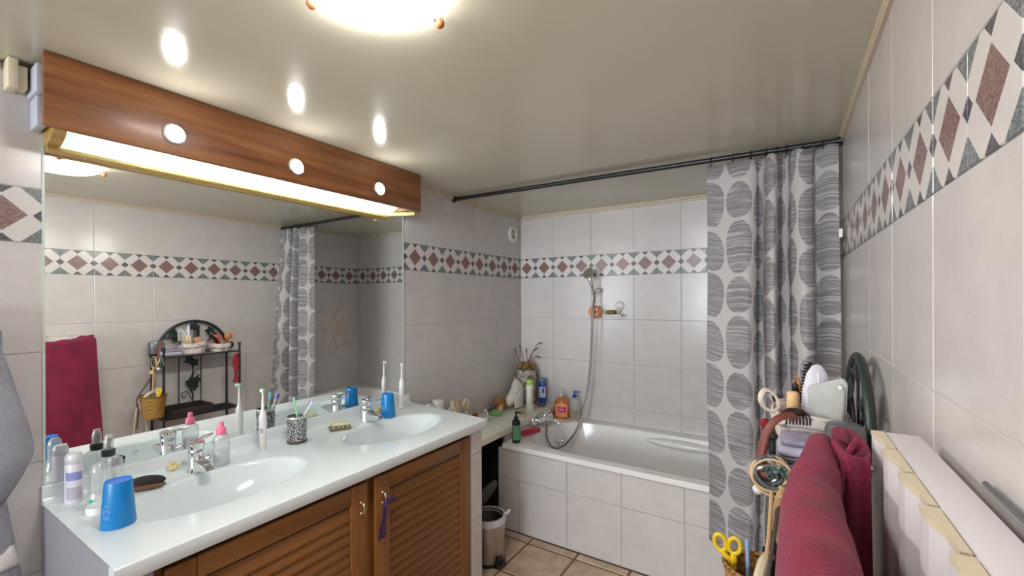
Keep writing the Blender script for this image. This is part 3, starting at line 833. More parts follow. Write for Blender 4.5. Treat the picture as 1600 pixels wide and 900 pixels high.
# ------------------------------------------------------------------ basin taps
def tap(y, label):
    t = thing('basin_tap', label, 'tap', (.122, y, ZT), 0, 'basin mixer taps')
    bm = nb(); lathe(bm, [(0, 0), (.027, 0), (.027, .004), (.0245, .008), (.0245, .052), (.023, .055), (.0245, .058), (.0245, .078), (.023, .081), (0, .081)], n=28); obj('body', bm, CHROME, t)
    bm = nb()
    poly = [(.012, .004), (.105, .022), (.112, .028), (.110, .036), (.02, .052), (.006, .05)]
    prism(bm, poly, 1, -.017, .017); bmesh.ops.bevel(bm, geom=list(bm.edges), offset=.004, segments=2, affect='EDGES'); obj('spout', bm, CHROME, t)
    bm = nb(); lathe(bm, [(0, .082), (.0255, .082), (.027, .088), (.027, .102), (.022, .108), (0, .110)], n=28)
    tube(bm, [(.0, .0, .103), (-.015, .03, .110), (-.022, .062, .113)], [.012, .010, .007], 10, flat=.6); obj('lever', bm, CHROME, t)
    bm = nb(); cyl(bm, (-.002, .018, .030), (-.002, .040, .034), .010, .012, 14); cyl(bm, (-.002, .040, .034), (-.002, .044, .034), .013, None, 14); obj('side_knob', bm, CHROME, t)
    return t
tap(-2.461, 'chrome mixer tap at the nearer left basin beside the pink capped bottle')
tap(-1.716, 'chrome mixer tap at the farther right basin beside the blue beaker')

# ------------------------------------------------------------------ things on the vanity top
def beaker(loc, label, rot=0., s=1.):
    t = thing('beaker', label, 'cup', loc, rot, 'blue plastic beakers')
    bm = nb(); lathe(bm, [(.038, 0), (.0385, .003), (.0300, .117), (.0290, .120)], n=32); obj('wall', bm, BLUECUP, t)
    bm = nb(); lathe(bm, [(.0290, .1199), (.026, .117), (0, .116)], n=32); obj('base', bm, BLUEDARK, t, label='lighter blue base turned upward')
    bm = nb()
    # pale printed motif: a leaping shape drawn as thin strokes
    def on(a, z): rr = .0385-(.0385-.0300)*z/.117+.0004; return (rr*cos(a), rr*sin(a), z)
    arc = [on(-.55+.55*q/10, .045+.020*sin(pi*q/10)) for q in range(11)]; tube(bm, arc, .0011, 5)
    tube(bm, [on(-.45+.36*q/8, .043+.010*sin(pi*q/8)) for q in range(9)], .0009, 5)
    for z in (.03, .036): tube(bm, [on(-.5+.5*q/8, z+.003*sin(q*1.6)) for q in range(9)], .0009, 5)
    obj('print', bm, PALEBLUE, t, label='pale blue line motif')
    return t
beaker((.362, -2.742, ZT+.0006), 'blue beaker upside down at the front left corner of the vanity', -.75)
beaker((.150, -1.600, ZT+.0006), 'blue beaker upside down behind the right basin', -1.3)

t = thing('deodorant_bottle', 'pale lilac deodorant bottle at the left end of the vanity by the mirror', 'bottle', (.074, -2.766, ZT), .4)
bm = nb(); lathe(bm, [(0, 0), (.021, 0), (.0235, .003), (.0235, .112), (.021, .118)], n=24, sx=1, sy=.85); obj('body', bm, LILAC, t)
bm = nb(); lathe(bm, [(.021, .118), (.0225, .121), (.0225, .140), (.018, .148), (0, .150)], n=24, sx=1, sy=.85); obj('cap', bm, MILKY, t, label='milky cap')
def label_patch(parent, r, a0, a1, z0, z1, mat, sy=1., name='label', rt=None, lab=None):
    bm = nb(); sheet(bm, lambda s, q: ((r)*cos(a0+(a1-a0)*s), r*sy*sin(a0+(a1-a0)*s), z0+(z1-z0)*q), 9, 2); return obj(name, bm, mat, parent, label=lab)
label_patch(t, .0239, -1.6, .3, .070, .095, LILACPRINT, .86, lab='blue lilac print band')
label_patch(t, .0239, -1.5, .2, .012, .05, GREYPRINT, .86, lab='grey small print')

t = thing('spray_bottle', 'clear spray bottle with black collar standing by the mirror behind the blue beaker', 'bottle', (.060, -2.682, ZT))
bm = nb(); lathe(bm, [(0, .001), (.034, .001), (.037, .004), (.037, .085), (.034, .098), (.024, .108), (.013, .113), (.012, .118)], n=28, sx=.75, sy=1); obj('body', bm, CLEAR, t)
bm = nb(); lathe(bm, [(.0165, .112), (.0175, .114), (.0175, .131), (.012, .133), (.009, .137), (0, .137)], n=24); obj('collar', bm, BLACK, t, label='black ribbed collar')
bm = nb(); lathe(bm, [(.0125, .133), (.0125, .165), (.010, .172), (.0095, .179), (0, .180)], n=22); obj('cap', bm, CLEAR, t, label='clear dust cap')
bm = nb(); lathe(bm, [(.006, .137), (.006, .158), (.009, .160), (.009, .168), (0, .170)], n=14); obj('nozzle', bm, simple('dark_nozzle', (.05, .05, .055), .4), t)
bm = nb(); tube(bm, [(0, 0, .137), (0, .001, .06), (.002, .012, .006)], .0018, 6); obj('dip_tube', bm, WHITEP, t)

t = thing('gel_flask', 'clear flask with flared white base and green mark left of the nearer blue beaker', 'bottle', (.226, -2.748, ZT))
bm = nb(); lathe(bm, [(.0285, .022), (.029, .03), (.022, .048), (.0185, .075), (.0185, .118), (.016, .132), (.010, .140), (0, .141)], n=26); obj('body', bm, CLEAR, t)
bm = nb(); lathe(bm, [(0, 0), (.026, 0), (.0285, .003), (.0285, .022), (0, .0225)], n=26); obj('base', bm, WHITEP, t)
bm = nb(); a = -.5; prism(bm, [(-.007, 0), (0, -.008), (.007, 0), (0, .008)], 1, -.0004, .0004); bmesh.ops.rotate(bm, verts=bm.verts, matrix=Matrix.Rotation(radians(38), 3, 'Z')); bmesh.ops.translate(bm, verts=bm.verts, vec=(.017, -.0215, .042)); obj('mark', bm, GREENP, t, label='green diamond mark')

# hair brush lying beside the left basin
t = thing('hair_brush', 'brown wooden brush with black bristles lying at the nearer basin', 'brush', (.160, -2.620, ZT), radians(59))
bm = nb(); ball(bm, (0, 0, .012), .012, 22, 12, (4.7, 1.5, .95)); obj('back', bm, BROWNWOOD, t)
bm = nb(); ball(bm, (.004, .002, .027), .012, 22, 12, (4.2, 1.3, 1.55)); b_ = obj('bristles', bm, BRISTLE, t)
bm = nb(); ball(bm, (-.012, .011, .010), .007, 16, 8, (5., 1.2, .9)); obj('side_grip', bm, YELLOWWOOD, t, label='yellow wood grip')

# pink capped soap bottle
t = thing('pink_bottle', 'clear bottle with pink flip cap beside the nearer basin tap', 'bottle', (.132, -2.383, ZT), .2)
bm = nb(); lathe(bm, [(0, .001), (.026, .001), (.0285, .004), (.0285, .095), (.026, .106), (.018, .112), (.014, .114), (.014, .118)], n=28, sx=.8); obj('body', bm, CLEAR, t)
bm = nb(); lathe(bm, [(0, .003), (.0265, .003), (.027, .056), (0, .056)], n=28, sx=.8); obj('lotion', bm, simple('milky_lotion', srgb(222, 222, 230), .3), t, label='milky lotion')
bm = nb(); lathe(bm, [(.0155, .114), (.0165, .116), (.0165, .132), (.013, .138), (.0085, .141), (.0085, .155), (.006, .160), (0, .161)], n=22); obj('cap', bm, PINK, t, label='pink cap')

# sea sponge behind the tap
bm = nb()
for i in range(16):
    ball(bm, (.040+random.uniform(-.010, .012), -2.492+random.uniform(-.022, .022), ZT+.008+random.uniform(0, .011)), random.uniform(.005, .008), 8, 6)
single('sea_sponge', bm, SPONGE, 'little straw coloured sponge at the backsplash behind the nearer tap', 'sponge')

def electric_brush(loc, label, rotz, head_mat, h=.25, collar=None):
    t = thing('electric_toothbrush', label, 'toothbrush', loc, rotz, 'electric toothbrushes')
    k = h/.25
    bm = nb(); lathe(bm, [(0, 0), (.0125, 0), (.0135, .004), (.0125, .06), (.0145, .10), (.0140, .135), (.0095, .155), (.007, .160), (0, .1605)], n=22, mat=Matrix.Diagonal((1, 1, k, 1))); obj('handle', bm, WHITEP, t)
    bm = nb(); lathe(bm, [(.006, .1605*k), (.0055, .185*k), (.0042, .21*k), (.004, .236*k), (0, .238*k)], n=14); obj('neck', bm, WHITEP, t)
    bm = nb(); Tm = Matrix.Translation((0, 0, .243*k)) @ Matrix.Rotation(pi/2, 4, 'Y'); lathe(bm, [(0, -.006), (.0075, -.006), (.0085, 0), (.0075, .007), (0, .007)], mat=Tm, n=16); obj('head', bm, head_mat, t)
    bm = nb(); Tm = Matrix.Translation((0, 0, .243*k)) @ Matrix.Rotation(pi/2, 4, 'Y'); lathe(bm, [(.0065, .007), (.0065, .014), (0, .014)], mat=Tm, n=16); obj('bristles', bm, WHITEP, t, label='white bristles')
    bm = nb(); sheet(bm, lambda s, q: (.0139*cos(-.5+1.0*s), .0139*sin(-.5+1.0*s), (.07+.05*q)*k), 6, 2); obj('grip', bm, GREYPRINT, t, label='grey grip panel')
    return t
electric_brush((.098, -2.213, ZT), 'white electric toothbrush standing alone between the two basins', -.9, MINT)
electric_brush((.076, -1.432, ZT+.0085), 'white electric toothbrush on its charger at the right mirror edge', 2.4, WHITEP, .243)
t = thing('charger', 'white charging stand behind the farther blue beaker', 'charger', (.066, -1.420, ZT))
bm = nb(); lathe(bm, [(0, 0), (.026, 0), (.027, .003), (.024, .008), (0, .008)], n=26, sx=1., sy=1.25); obj('foot', bm, WHITEP, t)
bm = nb(); box(bm, -.014, .018, .006, .012, .036, .055, .005, 3); obj('post', bm, WHITEP, t)

# mosaic cup with two toothbrushes
CX, CY = .128, -2.085
t = thing('mosaic_cup', 'black and silver mosaic tumbler holding toothbrushes', 'cup', (CX, CY, ZT))
bm = nb(); lathe(bm, [(0, .001), (.037, .001), (.039, .004), (.039, .012), (.0365, .012), (.0395, .110), (.0375, .110), (.035, .016), (0, .014)], n=36); obj('wall', bm, MOSAIC, t)
bm = nb(); lathe(bm, [(.0376, .105), (.0405, .105), (.0410, .110), (.0405, .114), (.0376, .114)], n=36); obj('rim', bm, simple('silver_rim', (.7, .7, .68), .3, .8), t, label='silver rim')
bm = nb(); lathe(bm, [(.0395, .003), (.0402, .006), (.0395, .011)], n=36); obj('foot_band', bm, simple('dark_foot_band', srgb(72, 56, 48), .5), t, label='dark band at the foot')
def hand_brush(p0, p1, label, m1, m2):
    p0, p1 = Vector(p0), Vector(p1); d = (p1-p0).normalized()
    t = thing('toothbrush', label, 'toothbrush', p0, 0, 'toothbrushes in the mosaic tumbler')
    L = (p1-p0); bm = nb(); tube(bm, [L*q for q in (0, .3, .6, .8, .86, 1)], [.0045, .005, .0042, .0028, .0042, .0042], 10); obj('handle', bm, m1, t)
    s = d.cross(Vector((.3, 1, 0))).normalized(); bm = nb()
    for q in (.87, .905, .94, .975): cyl(bm, L*q, L*q+s*.011, .0048, .005, 8)
    obj('bristles', bm, m2, t, label='coloured bristles')
hand_brush((CX+.012, CY+.012, ZT+.02), (CX-.030, CY+.004, ZT+.188), 'toothbrush with turquoise bristles in the mosaic tumbler', MINT, TEAL)
hand_brush((CX-.018, CY-.012, ZT+.02), (CX+.014, CY+.062, ZT+.165), 'toothbrush with purple bristles leaning right in the mosaic tumbler', WHITEP, PURPLEB)

# soap on a small wooden rest
t = thing('soap_rest', 'small dark slatted soap rest between tumbler and farther basin', 'soap dish', (.128, -1.872, ZT), radians(62))
bm = nb(); box(bm, -.047, -.030, .001, .047, .030, .014, .004); obj('tray', bm, simple('weathered_wood', srgb(112, 104, 84), .8), t)
for q in (-.03, -.01, .01, .03):
    bm = nb(); box(bm, q-.006, -.031, .0135, q+.006, .031, .019, .002); obj('slat', bm, simple('pale_slat', srgb(176, 166, 132), .8), t)
bm = nb(); box(bm, -.040, -.022, 0, .040, .026, .014, .006, 3); bmesh.ops.rotate(bm, verts=bm.verts, matrix=Matrix.Rotation(radians(58), 3, 'Z')); bmesh.ops.translate(bm, verts=bm.verts, vec=(.130, -1.870, ZT+.0195)); single('soap_bar', bm, SOAPL, 'pale green soap bar on the slatted rest', 'soap')

# coloured bits at the backsplash beside the farther tap
t = thing('toothpaste_tube', 'blue green and yellow toothpaste tube at the mirror behind the farther beaker', 'tube', (.052, -1.535, ZT), radians(78))
bm = nb(); sheet(bm, lambda s, q: ((-.03+.06*q), (.011+.003*q)*cos(2*pi*s), .012+.011*sin(2*pi*s)*(1-.85*q)), 16, 6, True); obj('body', bm, GREENP, t)
bm = nb(); cyl(bm, (-.05, 0, .011), (-.03, 0, .012), .0095, .0105, 16); obj('cap', bm, YELLOW, t, label='yellow cap')
t = thing('floss_box', 'dark blue floss box leaning at the mirror near the charger', 'box', (.030, -1.500, ZT), 0)
bm = nb(); box(bm, -.012, -.022, .0, .010, .022, .048, .005, 3); obj('case', bm, NAVY, t)
bm = nb(); lathe(bm, [(0, .003), (.012, .002), (.013, 0)], mat=Matrix.Translation((.0102, 0, .026)) @ Matrix.Rotation(pi/2, 4, 'Y'), n=20); obj('window', bm, LILAC, t, label='round pale window')

# ------------------------------------------------------------------ things on the ledge
LZT = .6355
t = thing('tissue_pack', 'pale green wrapped pack on the ledge behind the vanity corner', 'pack', (.070, -1.225, LZT))
bm = nb(); box(bm, -.035, -.055, 0, .035, .055, .195, .010, 3); obj('pack', bm, simple('pale_green_wrap', srgb(202, 214, 200), .6, bump=.3), t)
bm = nb(); ball(bm, (.0, .015, .198), .02, 14, 8, (1, 1.2, .6)); ball(bm, (.01, -.02, .197), .015, 12, 8, (1, 1.4, .5)); obj('folds', bm, simple('pale_green_tuft', srgb(214, 220, 208), .7, bump=.3), t)
t = thing('white_canister', 'white ribbed canister on the ledge next to the pale green pack', 'jar', (.075, -1.128, LZT))
bm = nb(); lathe(bm, [(0, 0), (.03, 0), (.032, .003), (.032, .185), (.03, .188)], n=26); obj('body', bm, WHITEP, t)
bm = nb(); lathe(bm, [(.030, .188), (.0345, .190), (.0345, .214), (.032, .218), (0, .219)], n=26); obj('lid', bm, WHITEP, t)
t = thing('figurine', 'cream china figurine of a standing pair on the ledge', 'figurine', (.080, -1.000, LZT))
bm = nb(); lathe(bm, [(0, 0), (.035, 0), (.035, .012), (.028, .02), (.024, .08), (.028, .12), (.020, .15), (.012, .163), (.015, .175), (.015, .186), (0, .195)], n=20); obj('left_figure', bm, BONE, t)
bm = nb(); lathe(bm, [(.018, 0), (.018, .09), (.022, .13), (.016, .16), (.009, .168), (.012, .182), (.010, .195), (0, .20)], n=18, c=(.0, .042, 0)); obj('right_figure', bm, simple('beige_china', srgb(206, 178, 142), .4), t)
bm = nb(); tube(bm, smooth_pts([(0, -.01, .12), (.012, -.045, .14), (.01, -.06, .11)], 4), .012, 10); ball(bm, (.012, -.055, .10), .025, 14, 8); obj('basket', bm, simple('blue_white_china', srgb(206, 212, 222), .35), t)
t = thing('ring_figurine', 'white china ring ornament right of the standing pair', 'figurine', (.080, -.860, LZT))
bm = nb(); lathe(bm, [(0, 0), (.03, 0), (.03, .02), (.015, .035), (.012, .10), (0, .10)], n=18); obj('foot', bm, BONE, t)
bm = nb(); tube(bm, [(0, .024*cos(a), .135+.032*sin(a)) for a in [2*pi*k/22 for k in range(22)]], .010, 10, True); obj('ring', bm, BONE, t)
bm = nb(); ball(bm, (.008, -.02, .115), .016, 12, 8); obj('rosette', bm, simple('tan_china', srgb(196, 160, 120), .4), t)
t = thing('acorn_cup', 'small brown wooden acorn on the ledge near the vanity corner', 'ornament', (.085, -.765, LZT))
bm = nb(); lathe(bm, [(0, 0), (.022, 0), (.024, .02), (.020, .045), (.008, .06), (0, .062)], n=16); obj('body', bm, BROWNWOOD, t)
bm = nb(); lathe(bm, [(.012, .055), (.014, .062), (.006, .085), (0, .088)], n=14); obj('tip', bm, GILT, t)
t = thing('glass_dish', 'small clear glass dish at the ledge by the vanity corner', 'dish', (.150, -.700, LZT))
bm = nb(); lathe(bm, [(0, .002), (.03, .002), (.045, .02), (.043, .022), (.028, .006), (0, .005)], n=24); obj('bowl', bm, CLEAR, t)
bm = nb(); tube(bm, smooth_pts([(0, .0, .006), (-.012, .01, .04), (-.02, .005, .068), (-.028, -.006, .06)], 4), .006, 8); obj('curl', bm, BONE, t, label='cream curled handle')
t = thing('green_dish', 'small green plastic soap dish on the ledge', 'dish', (.120, -.565, LZT), .5)
bm = nb(); lathe(bm, [(0, .001), (.035, .001), (.052, .022), (.050, .024), (.033, .006), (0, .005)], n=28, sx=1.15, sy=.8); obj('dish', bm, simple('leaf_green_plastic', srgb(120, 178, 108), .4), t)
bm = nb(); lathe(bm, [(0, 0), (.025, 0), (.028, .05), (.026, .058), (.022, .058), (.02, .01), (0, .01)], (.098, -.478, LZT), 20); cup_ = single('wooden_cup', bm, CORK, 'little pale wooden cup beside the green soap dish', 'cup')
t = thing('dark_brush', 'round brush with red and black bristles lying on the green dish', 'brush', (.085, -.560, LZT+.03), 1.)
bm = nb(); tube(bm, [(-.04, 0, 0), (.0, 0, .012), (.035, .005, .028)], [.007, .009, .012], 10); obj('handle', bm, simple('dark_violet', srgb(66, 60, 86), .4), t)
bm = nb(); ball(bm, (.045, .006, .034), .014, 12, 8); obj('head', bm, REDPL, t, label='red head')
bm = nb(); ball(bm, (.062, -.420, LZT+.050), .050, 20, 12, (1., 1.1, .95)); single('coconut_sponge', bm, simple('coconut_fibre', srgb(150, 112, 66), .95, vscale=160, bump=.8), 'brown fibrous bath sponge between wooden cup and white shell', 'sponge')
# big white shell
t = thing('sea_shell', 'large white spiky sea shell on the ledge in front of the stone vase', 'shell', (.105, -.275, LZT))
bm = nb()
tube(bm, smooth_pts([(-.01, -.095, .03), (.0, -.06, .06), (.01, -.015, .085), (.005, .03, .12), (-.01, .045, .17), (-.012, .05, .205)], 5), [.006+.052*sin(pi*min(1, q/25*.95+.05))**.8 for q in range(26)], 14)
obj('whorl', bm, simple('shell_white', srgb(226, 222, 214), .4, bump=.3), t)
bm = nb()
for q in range(7):
    a = -.6+q*.5; c = Vector((.02*cos(a), -.02+.03*q/6*2, .08+.016*q)); d = Vector((.6*cos(a), -.5+.16*q, .6)).normalized(); cyl(bm, c, c+d*.065, .014, .002, 8)
obj('spikes', bm, simple('shell_tan', srgb(206, 192, 174), .5), t)
bm = nb(); sheet(bm, lambda s, q: (.052+.018*sin(pi*s), -.085+.13*s, .008+.13*q*(.5+.5*sin(pi*s))), 10, 8); o = obj('lip', bm, simple('shell_inner', srgb(232, 228, 224), .25), t); solid(o, .006)
# vase with dried flowers
t = thing('stone_vase', 'flecked grey stone vase of dried flowers in the corner', 'vase', (.112, -.095, LZT))
bm = nb(); lathe(bm, [(0, 0), (.075, 0), (.078, .004), (.080, .15), (.086, .27), (.078, .272), (.072, .15), (.068, .02), (0, .02)], n=14); obj('vessel', bm, MARBLED, t, angle=15)
bm = nb()
for i in range(26):
    a = random.uniform(0, 2*pi); r_ = random.uniform(0, .075); ball(bm, (r_*cos(a), r_*sin(a), .285+random.uniform(-.01, .035)), random.uniform(.012, .022), 8, 6)
obj('flower_heads', bm, DRIED, t)
for k, (pts) in enumerate([[(.0, 0, .28), (.03, -.01, .36), (.075, -.02, .42), (.12, -.03, .455)], [(.01, 0, .28), (.05, -.02, .35), (.10, -.03, .385), (.145, -.035, .375)], [(0, 0, .28), (.04, .0, .37), (.09, .0, .47), (.15, -.01, .495)], [(-.01, 0, .28), (-.03, -.01, .36), (-.045, -.015, .43), (-.055, -.02, .47)], [(-.02, -.02, .28), (-.05, -.04, .35), (-.065, -.05, .385), (-.085, -.05, .44)], [(.0, .0, .28), (.0, .0, .36), (-.005, .0, .44)]]):
    bm = nb(); P = smooth_pts(pts, 5); N = len(P); tube(bm, P, [.003 if q < N*.55 else .0075-.006*abs(q-N*.8)/(N*.25) for q in range(N)], 6); obj('stem', bm, DRIEDR, t)
def simple_bottle(name, label, loc, prof, mat, parts=(), rot=0., sx=1., sy=1., cat='bottle', group=None):
    t = thing(name, label, cat, loc, rot, group); bm = nb(); lathe(bm, prof, n=24, sx=sx, sy=sy); obj('body', bm, mat, t)
    for nm, pr_, m_, lb_ in parts:
        bm = nb(); lathe(bm, pr_, n=22, sx=sx, sy=sy); obj(nm, bm, m_, t, label=lb_)
    return t
t = simple_bottle('shampoo_bottle', 'white bottle with lime green cap on the ledge edge', (.258, -.300, LZT), [(0, 0), (.027, 0), (.029, .004), (.029, .185), (.026, .190)], simple('white_shampoo', srgb(228, 228, 222), .35), [('cap', [(.026, .190), (.027, .193), (.027, .222), (.023, .230), (0, .231)], LIMEP, 'lime green cap')])
label_patch(t, .0294, -.6, .5, .04, .16, simple('sand_print', srgb(196, 186, 150), .5), lab='sand coloured print')
t = simple_bottle('shampoo_bottle', 'blue shampoo bottle with pale label in front of the back wall', (.236, -.062, LZT), [(0, 0), (.030, 0), (.032, .004), (.030, .03), (.032, .15), (.027, .17)], NAVY, [('cap', [(.027, .170), (.028, .172), (.027, .200), (.022, .206), (0, .207)], simple('steel_blue_cap', srgb(96, 130, 160), .35), 'steel blue cap')], .0, 1., .75)
label_patch(t, .0326, -2.1, -.1, .05, .135, simple('pale_blue_label', srgb(206, 220, 240), .5), .75, lab='pale label')
bm = nb(); sheet(bm, lambda s, q: (.0329*cos(-1.2+.5*s), .0329*.75*sin(-1.2+.5*s), .085+.04*q), 5, 2); obj('emblem', bm, NAVY, t, label='blue label emblem')
t = thing('soap_saucer', 'small grey saucer at the ledge edge under the blue shampoo bottle', 'dish', (.275, -.150, LZT)); bm = nb(); lathe(bm, [(0, 0), (.03, 0), (.04, .012), (.038, .014), (0, .008)], n=24); obj('dish', bm, simple('dark_grey_dish', srgb(110, 110, 112), .4), t)
t = thing('scrub_brush', 'beige scrubbing brush lying at the ledge front near the dark pump bottle', 'brush', (.305, -.475, LZT), 2.2)
bm = nb(); box(bm, -.045, -.018, .022, .045, .018, .040, .008, 3); obj('back', bm, simple('grey_beige_wood', srgb(170, 150, 122), .6), t)
bm = nb(); box(bm, -.040, -.014, .0, .040, .014, .0225, .003); obj('bristles', bm, simple('cream_bristle', srgb(216, 204, 170), .9, vscale=300, bump=.4), t)

# on the tub rim
t = thing('pump_bottle', 'dark green pump bottle on the left corner of the tub rim', 'bottle', (.425, -.770, RIM))
bm = nb(); lathe(bm, [(0, 0), (.026, 0), (.028, .004), (.028, .130), (.024, .143), (.012, .148), (.012, .152)], n=26); obj('body', bm, DKBOTTLE, t)
bm = nb(); lathe(bm, [(.0145, .150), (.0145, .165), (.006, .170), (.006, .190), (0, .191)], n=18); box(bm, -.008, -.008, .190, .034, .008, .200, .003); obj('pump', bm, BLACK, t)
label_patch(t, .0284, -2.0, .2, .02, .115, GREENLABEL, lab='mid green label')
bm = nb(); tube(bm, smooth_pts([(.405, -.665, RIM+.022), (.42, -.64, RIM+.028), (.44, -.60, RIM+.028), (.45, -.55, RIM+.026), (.455, -.52, RIM+.018)], 5), [.012]+[.024]*18+[.014, .008], 12, flat=.8); single('bath_scrubber', bm, REDPL, 'crimson plastic scrubber on the tub rim beside the pump bottle', 'scrubber')
t = thing('soap_bottle', 'orange liquid soap bottle with magenta label at the back tub corner', 'bottle', (.420, -.085, RIM))
bm = nb(); lathe(bm, [(0, .001), (.056, .001), (.060, .006), (.060, .115), (.050, .140), (.022, .162), (.018, .170)], n=30, sx=1., sy=.7); obj('body', bm, AMBER, t)
bm = nb(); lathe(bm, [(.020, .166), (.021, .180), (.008, .184), (.008, .212), (0, .213)], n=18); obj('pump', bm, MILKY, t, label='clear pump')
label_patch(t, .0606, -2.3, -.4, .015, .115, ORANGELABEL, .71, lab='orange label')
bm = nb(); sheet(bm, lambda s, q: (.0610*cos(-1.75+1.1*s), .0610*.715*sin(-1.75+1.1*s), .05+.045*q), 8, 2); obj('label_block', bm, PINKLABEL, t, label='magenta block')
bm = nb(); sheet(bm, lambda s, q: (.0613*cos(-1.6+.6*s), .0613*.718*sin(-1.6+.6*s), .068+.008*q), 6, 2); obj('label_line', bm, LILAC, t, label='pale writing line')
t = thing('soap_bottle', 'clear pump bottle with blue head and golden soap left in it', 'bottle', (.522, -.066, RIM))
bm = nb(); lathe(bm, [(0, .001), (.044, .001), (.047, .005), (.045, .120), (.036, .150), (.015, .165), (.014, .172)], n=28, sx=1., sy=.7); obj('body', bm, CLEAR, t)
bm = nb(); lathe(bm, [(0, .003), (.0445, .003), (.0450, .062), (0, .063)], n=28, sx=1., sy=.7); obj('soap', bm, GOLDLIQ, t, label='golden liquid soap')
bm = nb(); lathe(bm, [(.0165, .168), (.0165, .186), (.006, .190), (.006, .205), (0, .206)], n=18); box(bm, -.012, -.010, .203, .038, .010, .214, .004); obj('pump', bm, NAVY, t, label='blue pump head')

# ------------------------------------------------------------------ bin
t = thing('pedal_bin', 'small steel pedal bin with open black lid beside the tiled pier', 'bin', (.470, -1.150, 0))
bm = nb(); lathe(bm, [(0, .006), (.092, .006), (.095, .012), (.095, .245), (.088, .245), (.086, .02), (0, .02)], n=36); obj('body', bm, STEEL, t)
bm = nb(); lathe(bm, [(.094, .0), (.097, .0), (.097, .018), (.094, .018)], n=36); obj('base_ring', bm, BLACK, t)
bm = nb(); lathe(bm, [(.086, .236), (.098, .246), (.100, .232), (.102, .222), (.1035, .234), (.1, .256), (.088, .256)], n=40); obj('liner', bm, BINBAG, t, label='white bin liner folded over the rim')
bm = nb(); box(bm, .085, -.035, .100, .1, .0, .15); bm.free()
bm = nb(); tube(bm, smooth_pts([(.07, .055, .245), (.086, .066, .258), (.098, .072, .276), (.088, .062, .252)], 4), .008, 8); obj('liner_ear', bm, BINBAG, t)
bm = nb(); lathe(bm, [(0, .205), (.085, .205), (.085, .212), (0, .213)], n=30); obj('inner_bucket', bm, BLACK, t, label='black inside bucket')
Tm = Matrix.Translation((-.085, .03, .262)) @ Matrix.Rotation(radians(-62), 4, 'Y') @ Matrix.Translation((.095, 0, 0))
bm = nb(); lathe(bm, [(0, .02), (.05, .018), (.085, .008), (.096, 0), (.094, -.006), (0, -.004)], mat=Tm, n=32); obj('lid', bm, BLACK, t)
bm = nb(); box(bm, .088, -.055, .004, .125, .005, .020, .004); box(bm, .092, -.05, .02, .099, .0, .05, .002); obj('pedal', bm, BLACK, t)

# ------------------------------------------------------------------ radiator, towels
RT = 1.255
rad = thing('radiator', 'white ribbed radiator with cream caps on the right wall', 'radiator', (2.06, -2.5, .30))
bm = nb(); box(bm, 2.052, -3.0, .30, 2.098, -2.213, RT, .003); obj('back_plate', bm, RADW, rad, world=True)
PITCH = .1055
plan = [(2.0335, 0), (2.0335, -.012), (2.0345, -.030), (2.0385, -.052), (2.0415, -.066), (2.0420, -.080), (2.0420, -.0985), (2.0505, -.0985), (2.0505, 0)]
for k in range(7):
    y0 = -2.216-k*PITCH
    bm = nb(); prism(bm, [(x+.0012, y0+y*.99) for x, y in plan], 2, .30, RT-.006); fn = obj('fin', bm, RADW, rad, world=True, smooth=False)
    bm = nb(); prism(bm, [(x, y0+y) for x, y in plan], 2, RT-.006, RT+.001); obj('cap', bm, RADC, rad, label='cream end cap', world=True, smooth=False)
for y in (-2.42, -2.9):
    bm = nb(); box(bm, 2.098, y-.02, .9, W-.001, y+.02, .94); obj('wall_bracket', bm, RADW, rad, world=True)
bm = nb(); tube(bm, [(2.113, -2.43, RT+.004), (2.113, -3.0, RT+.004)], .0032, 8); single('wall_rail', bm, GREYMETAL, 'thin steel rail on the wall behind the radiator top', 'rail')

tr = thing('towel_rail', 'dark steel towel rail hooked on the radiator front', 'towel rail', (1.96, -2.5, 1.2))
bm = nb(); cyl(bm, (1.948, -3.0, 1.190), (1.960, -2.222, 1.196), .007, None, 12); obj('bar', bm, STEEL, tr, world=True)
for y in (-2.235, -2.95):
    bm = nb(); cyl(bm, (1.955, y, 1.196), (2.0335, y, 1.196), .006, None, 10); obj('arm', bm, STEEL, tr, world=True)

def towel_profile(R, cx, ztop, zl, zr, n=40):
    """inverted U in x-z, from the left hem over the rail to the right hem"""
    pts = []; c = ztop-R
    L1 = c-zl; L2 = c-zr; A = pi*R; tot = L1+A+L2
    for i in range(n):
        s = (i/(n-1))*tot
        if s < L1: pts.append((cx-R, zl+s))
        elif s < L1+A:
            a = pi-(s-L1)/R; pts.append((cx+R*cos(a), c+R*sin(a)))
        else: pts.append((cx+R, c-(s-L1-A)))
    return pts
tw = thing('bath_towel', 'thick burgundy terry towel hung over the radiator rail', 'towel', (1.95, -2.5, .5))
prof1 = towel_profile(.024, 0., 1.236, .42, .62, 64)
def tow1(s, t):
    i = s*(len(prof1)-1); k = min(int(i), len(prof1)-2); f = i-k
    x = prof1[k][0]*(1-f)+prof1[k+1][0]*f; z = prof1[k][1]*(1-f)+prof1[k+1][1]*f
    y = -2.212-.73*t; g = min(1, t/.32); g = g*g*(3-2*g)
    w = max(0, 1.236-z); left = x < 0
    cx = 1.963-.022*g
    x *= .50+.50*g
    x += (.004*sin(15*t+5*z)+.003*sin(37*t-9*z))*min(1, .2+w*3)*(-1 if left else 1)
    if left: x -= .022*min(1, w/.5)
    if w < .03: z += -.012*g+.004*math.exp(-((t-.05)/.05)**2)
    z += .0022*sin(52*t+3)+.0016*sin(31*t+2); y += .028*min(1, w/.7)*(1-t)
    if t < .03: z -= .006*(1-t/.03)*(1 if w < .05 else 0)
    return (cx+x, y, z)
bm = nb(); sheet(bm, tow1, 64, 70); o = obj('main_fold', bm, BURG, tw, world=True, angle=180); solid(o, .012, 1.); subd(o, 1)
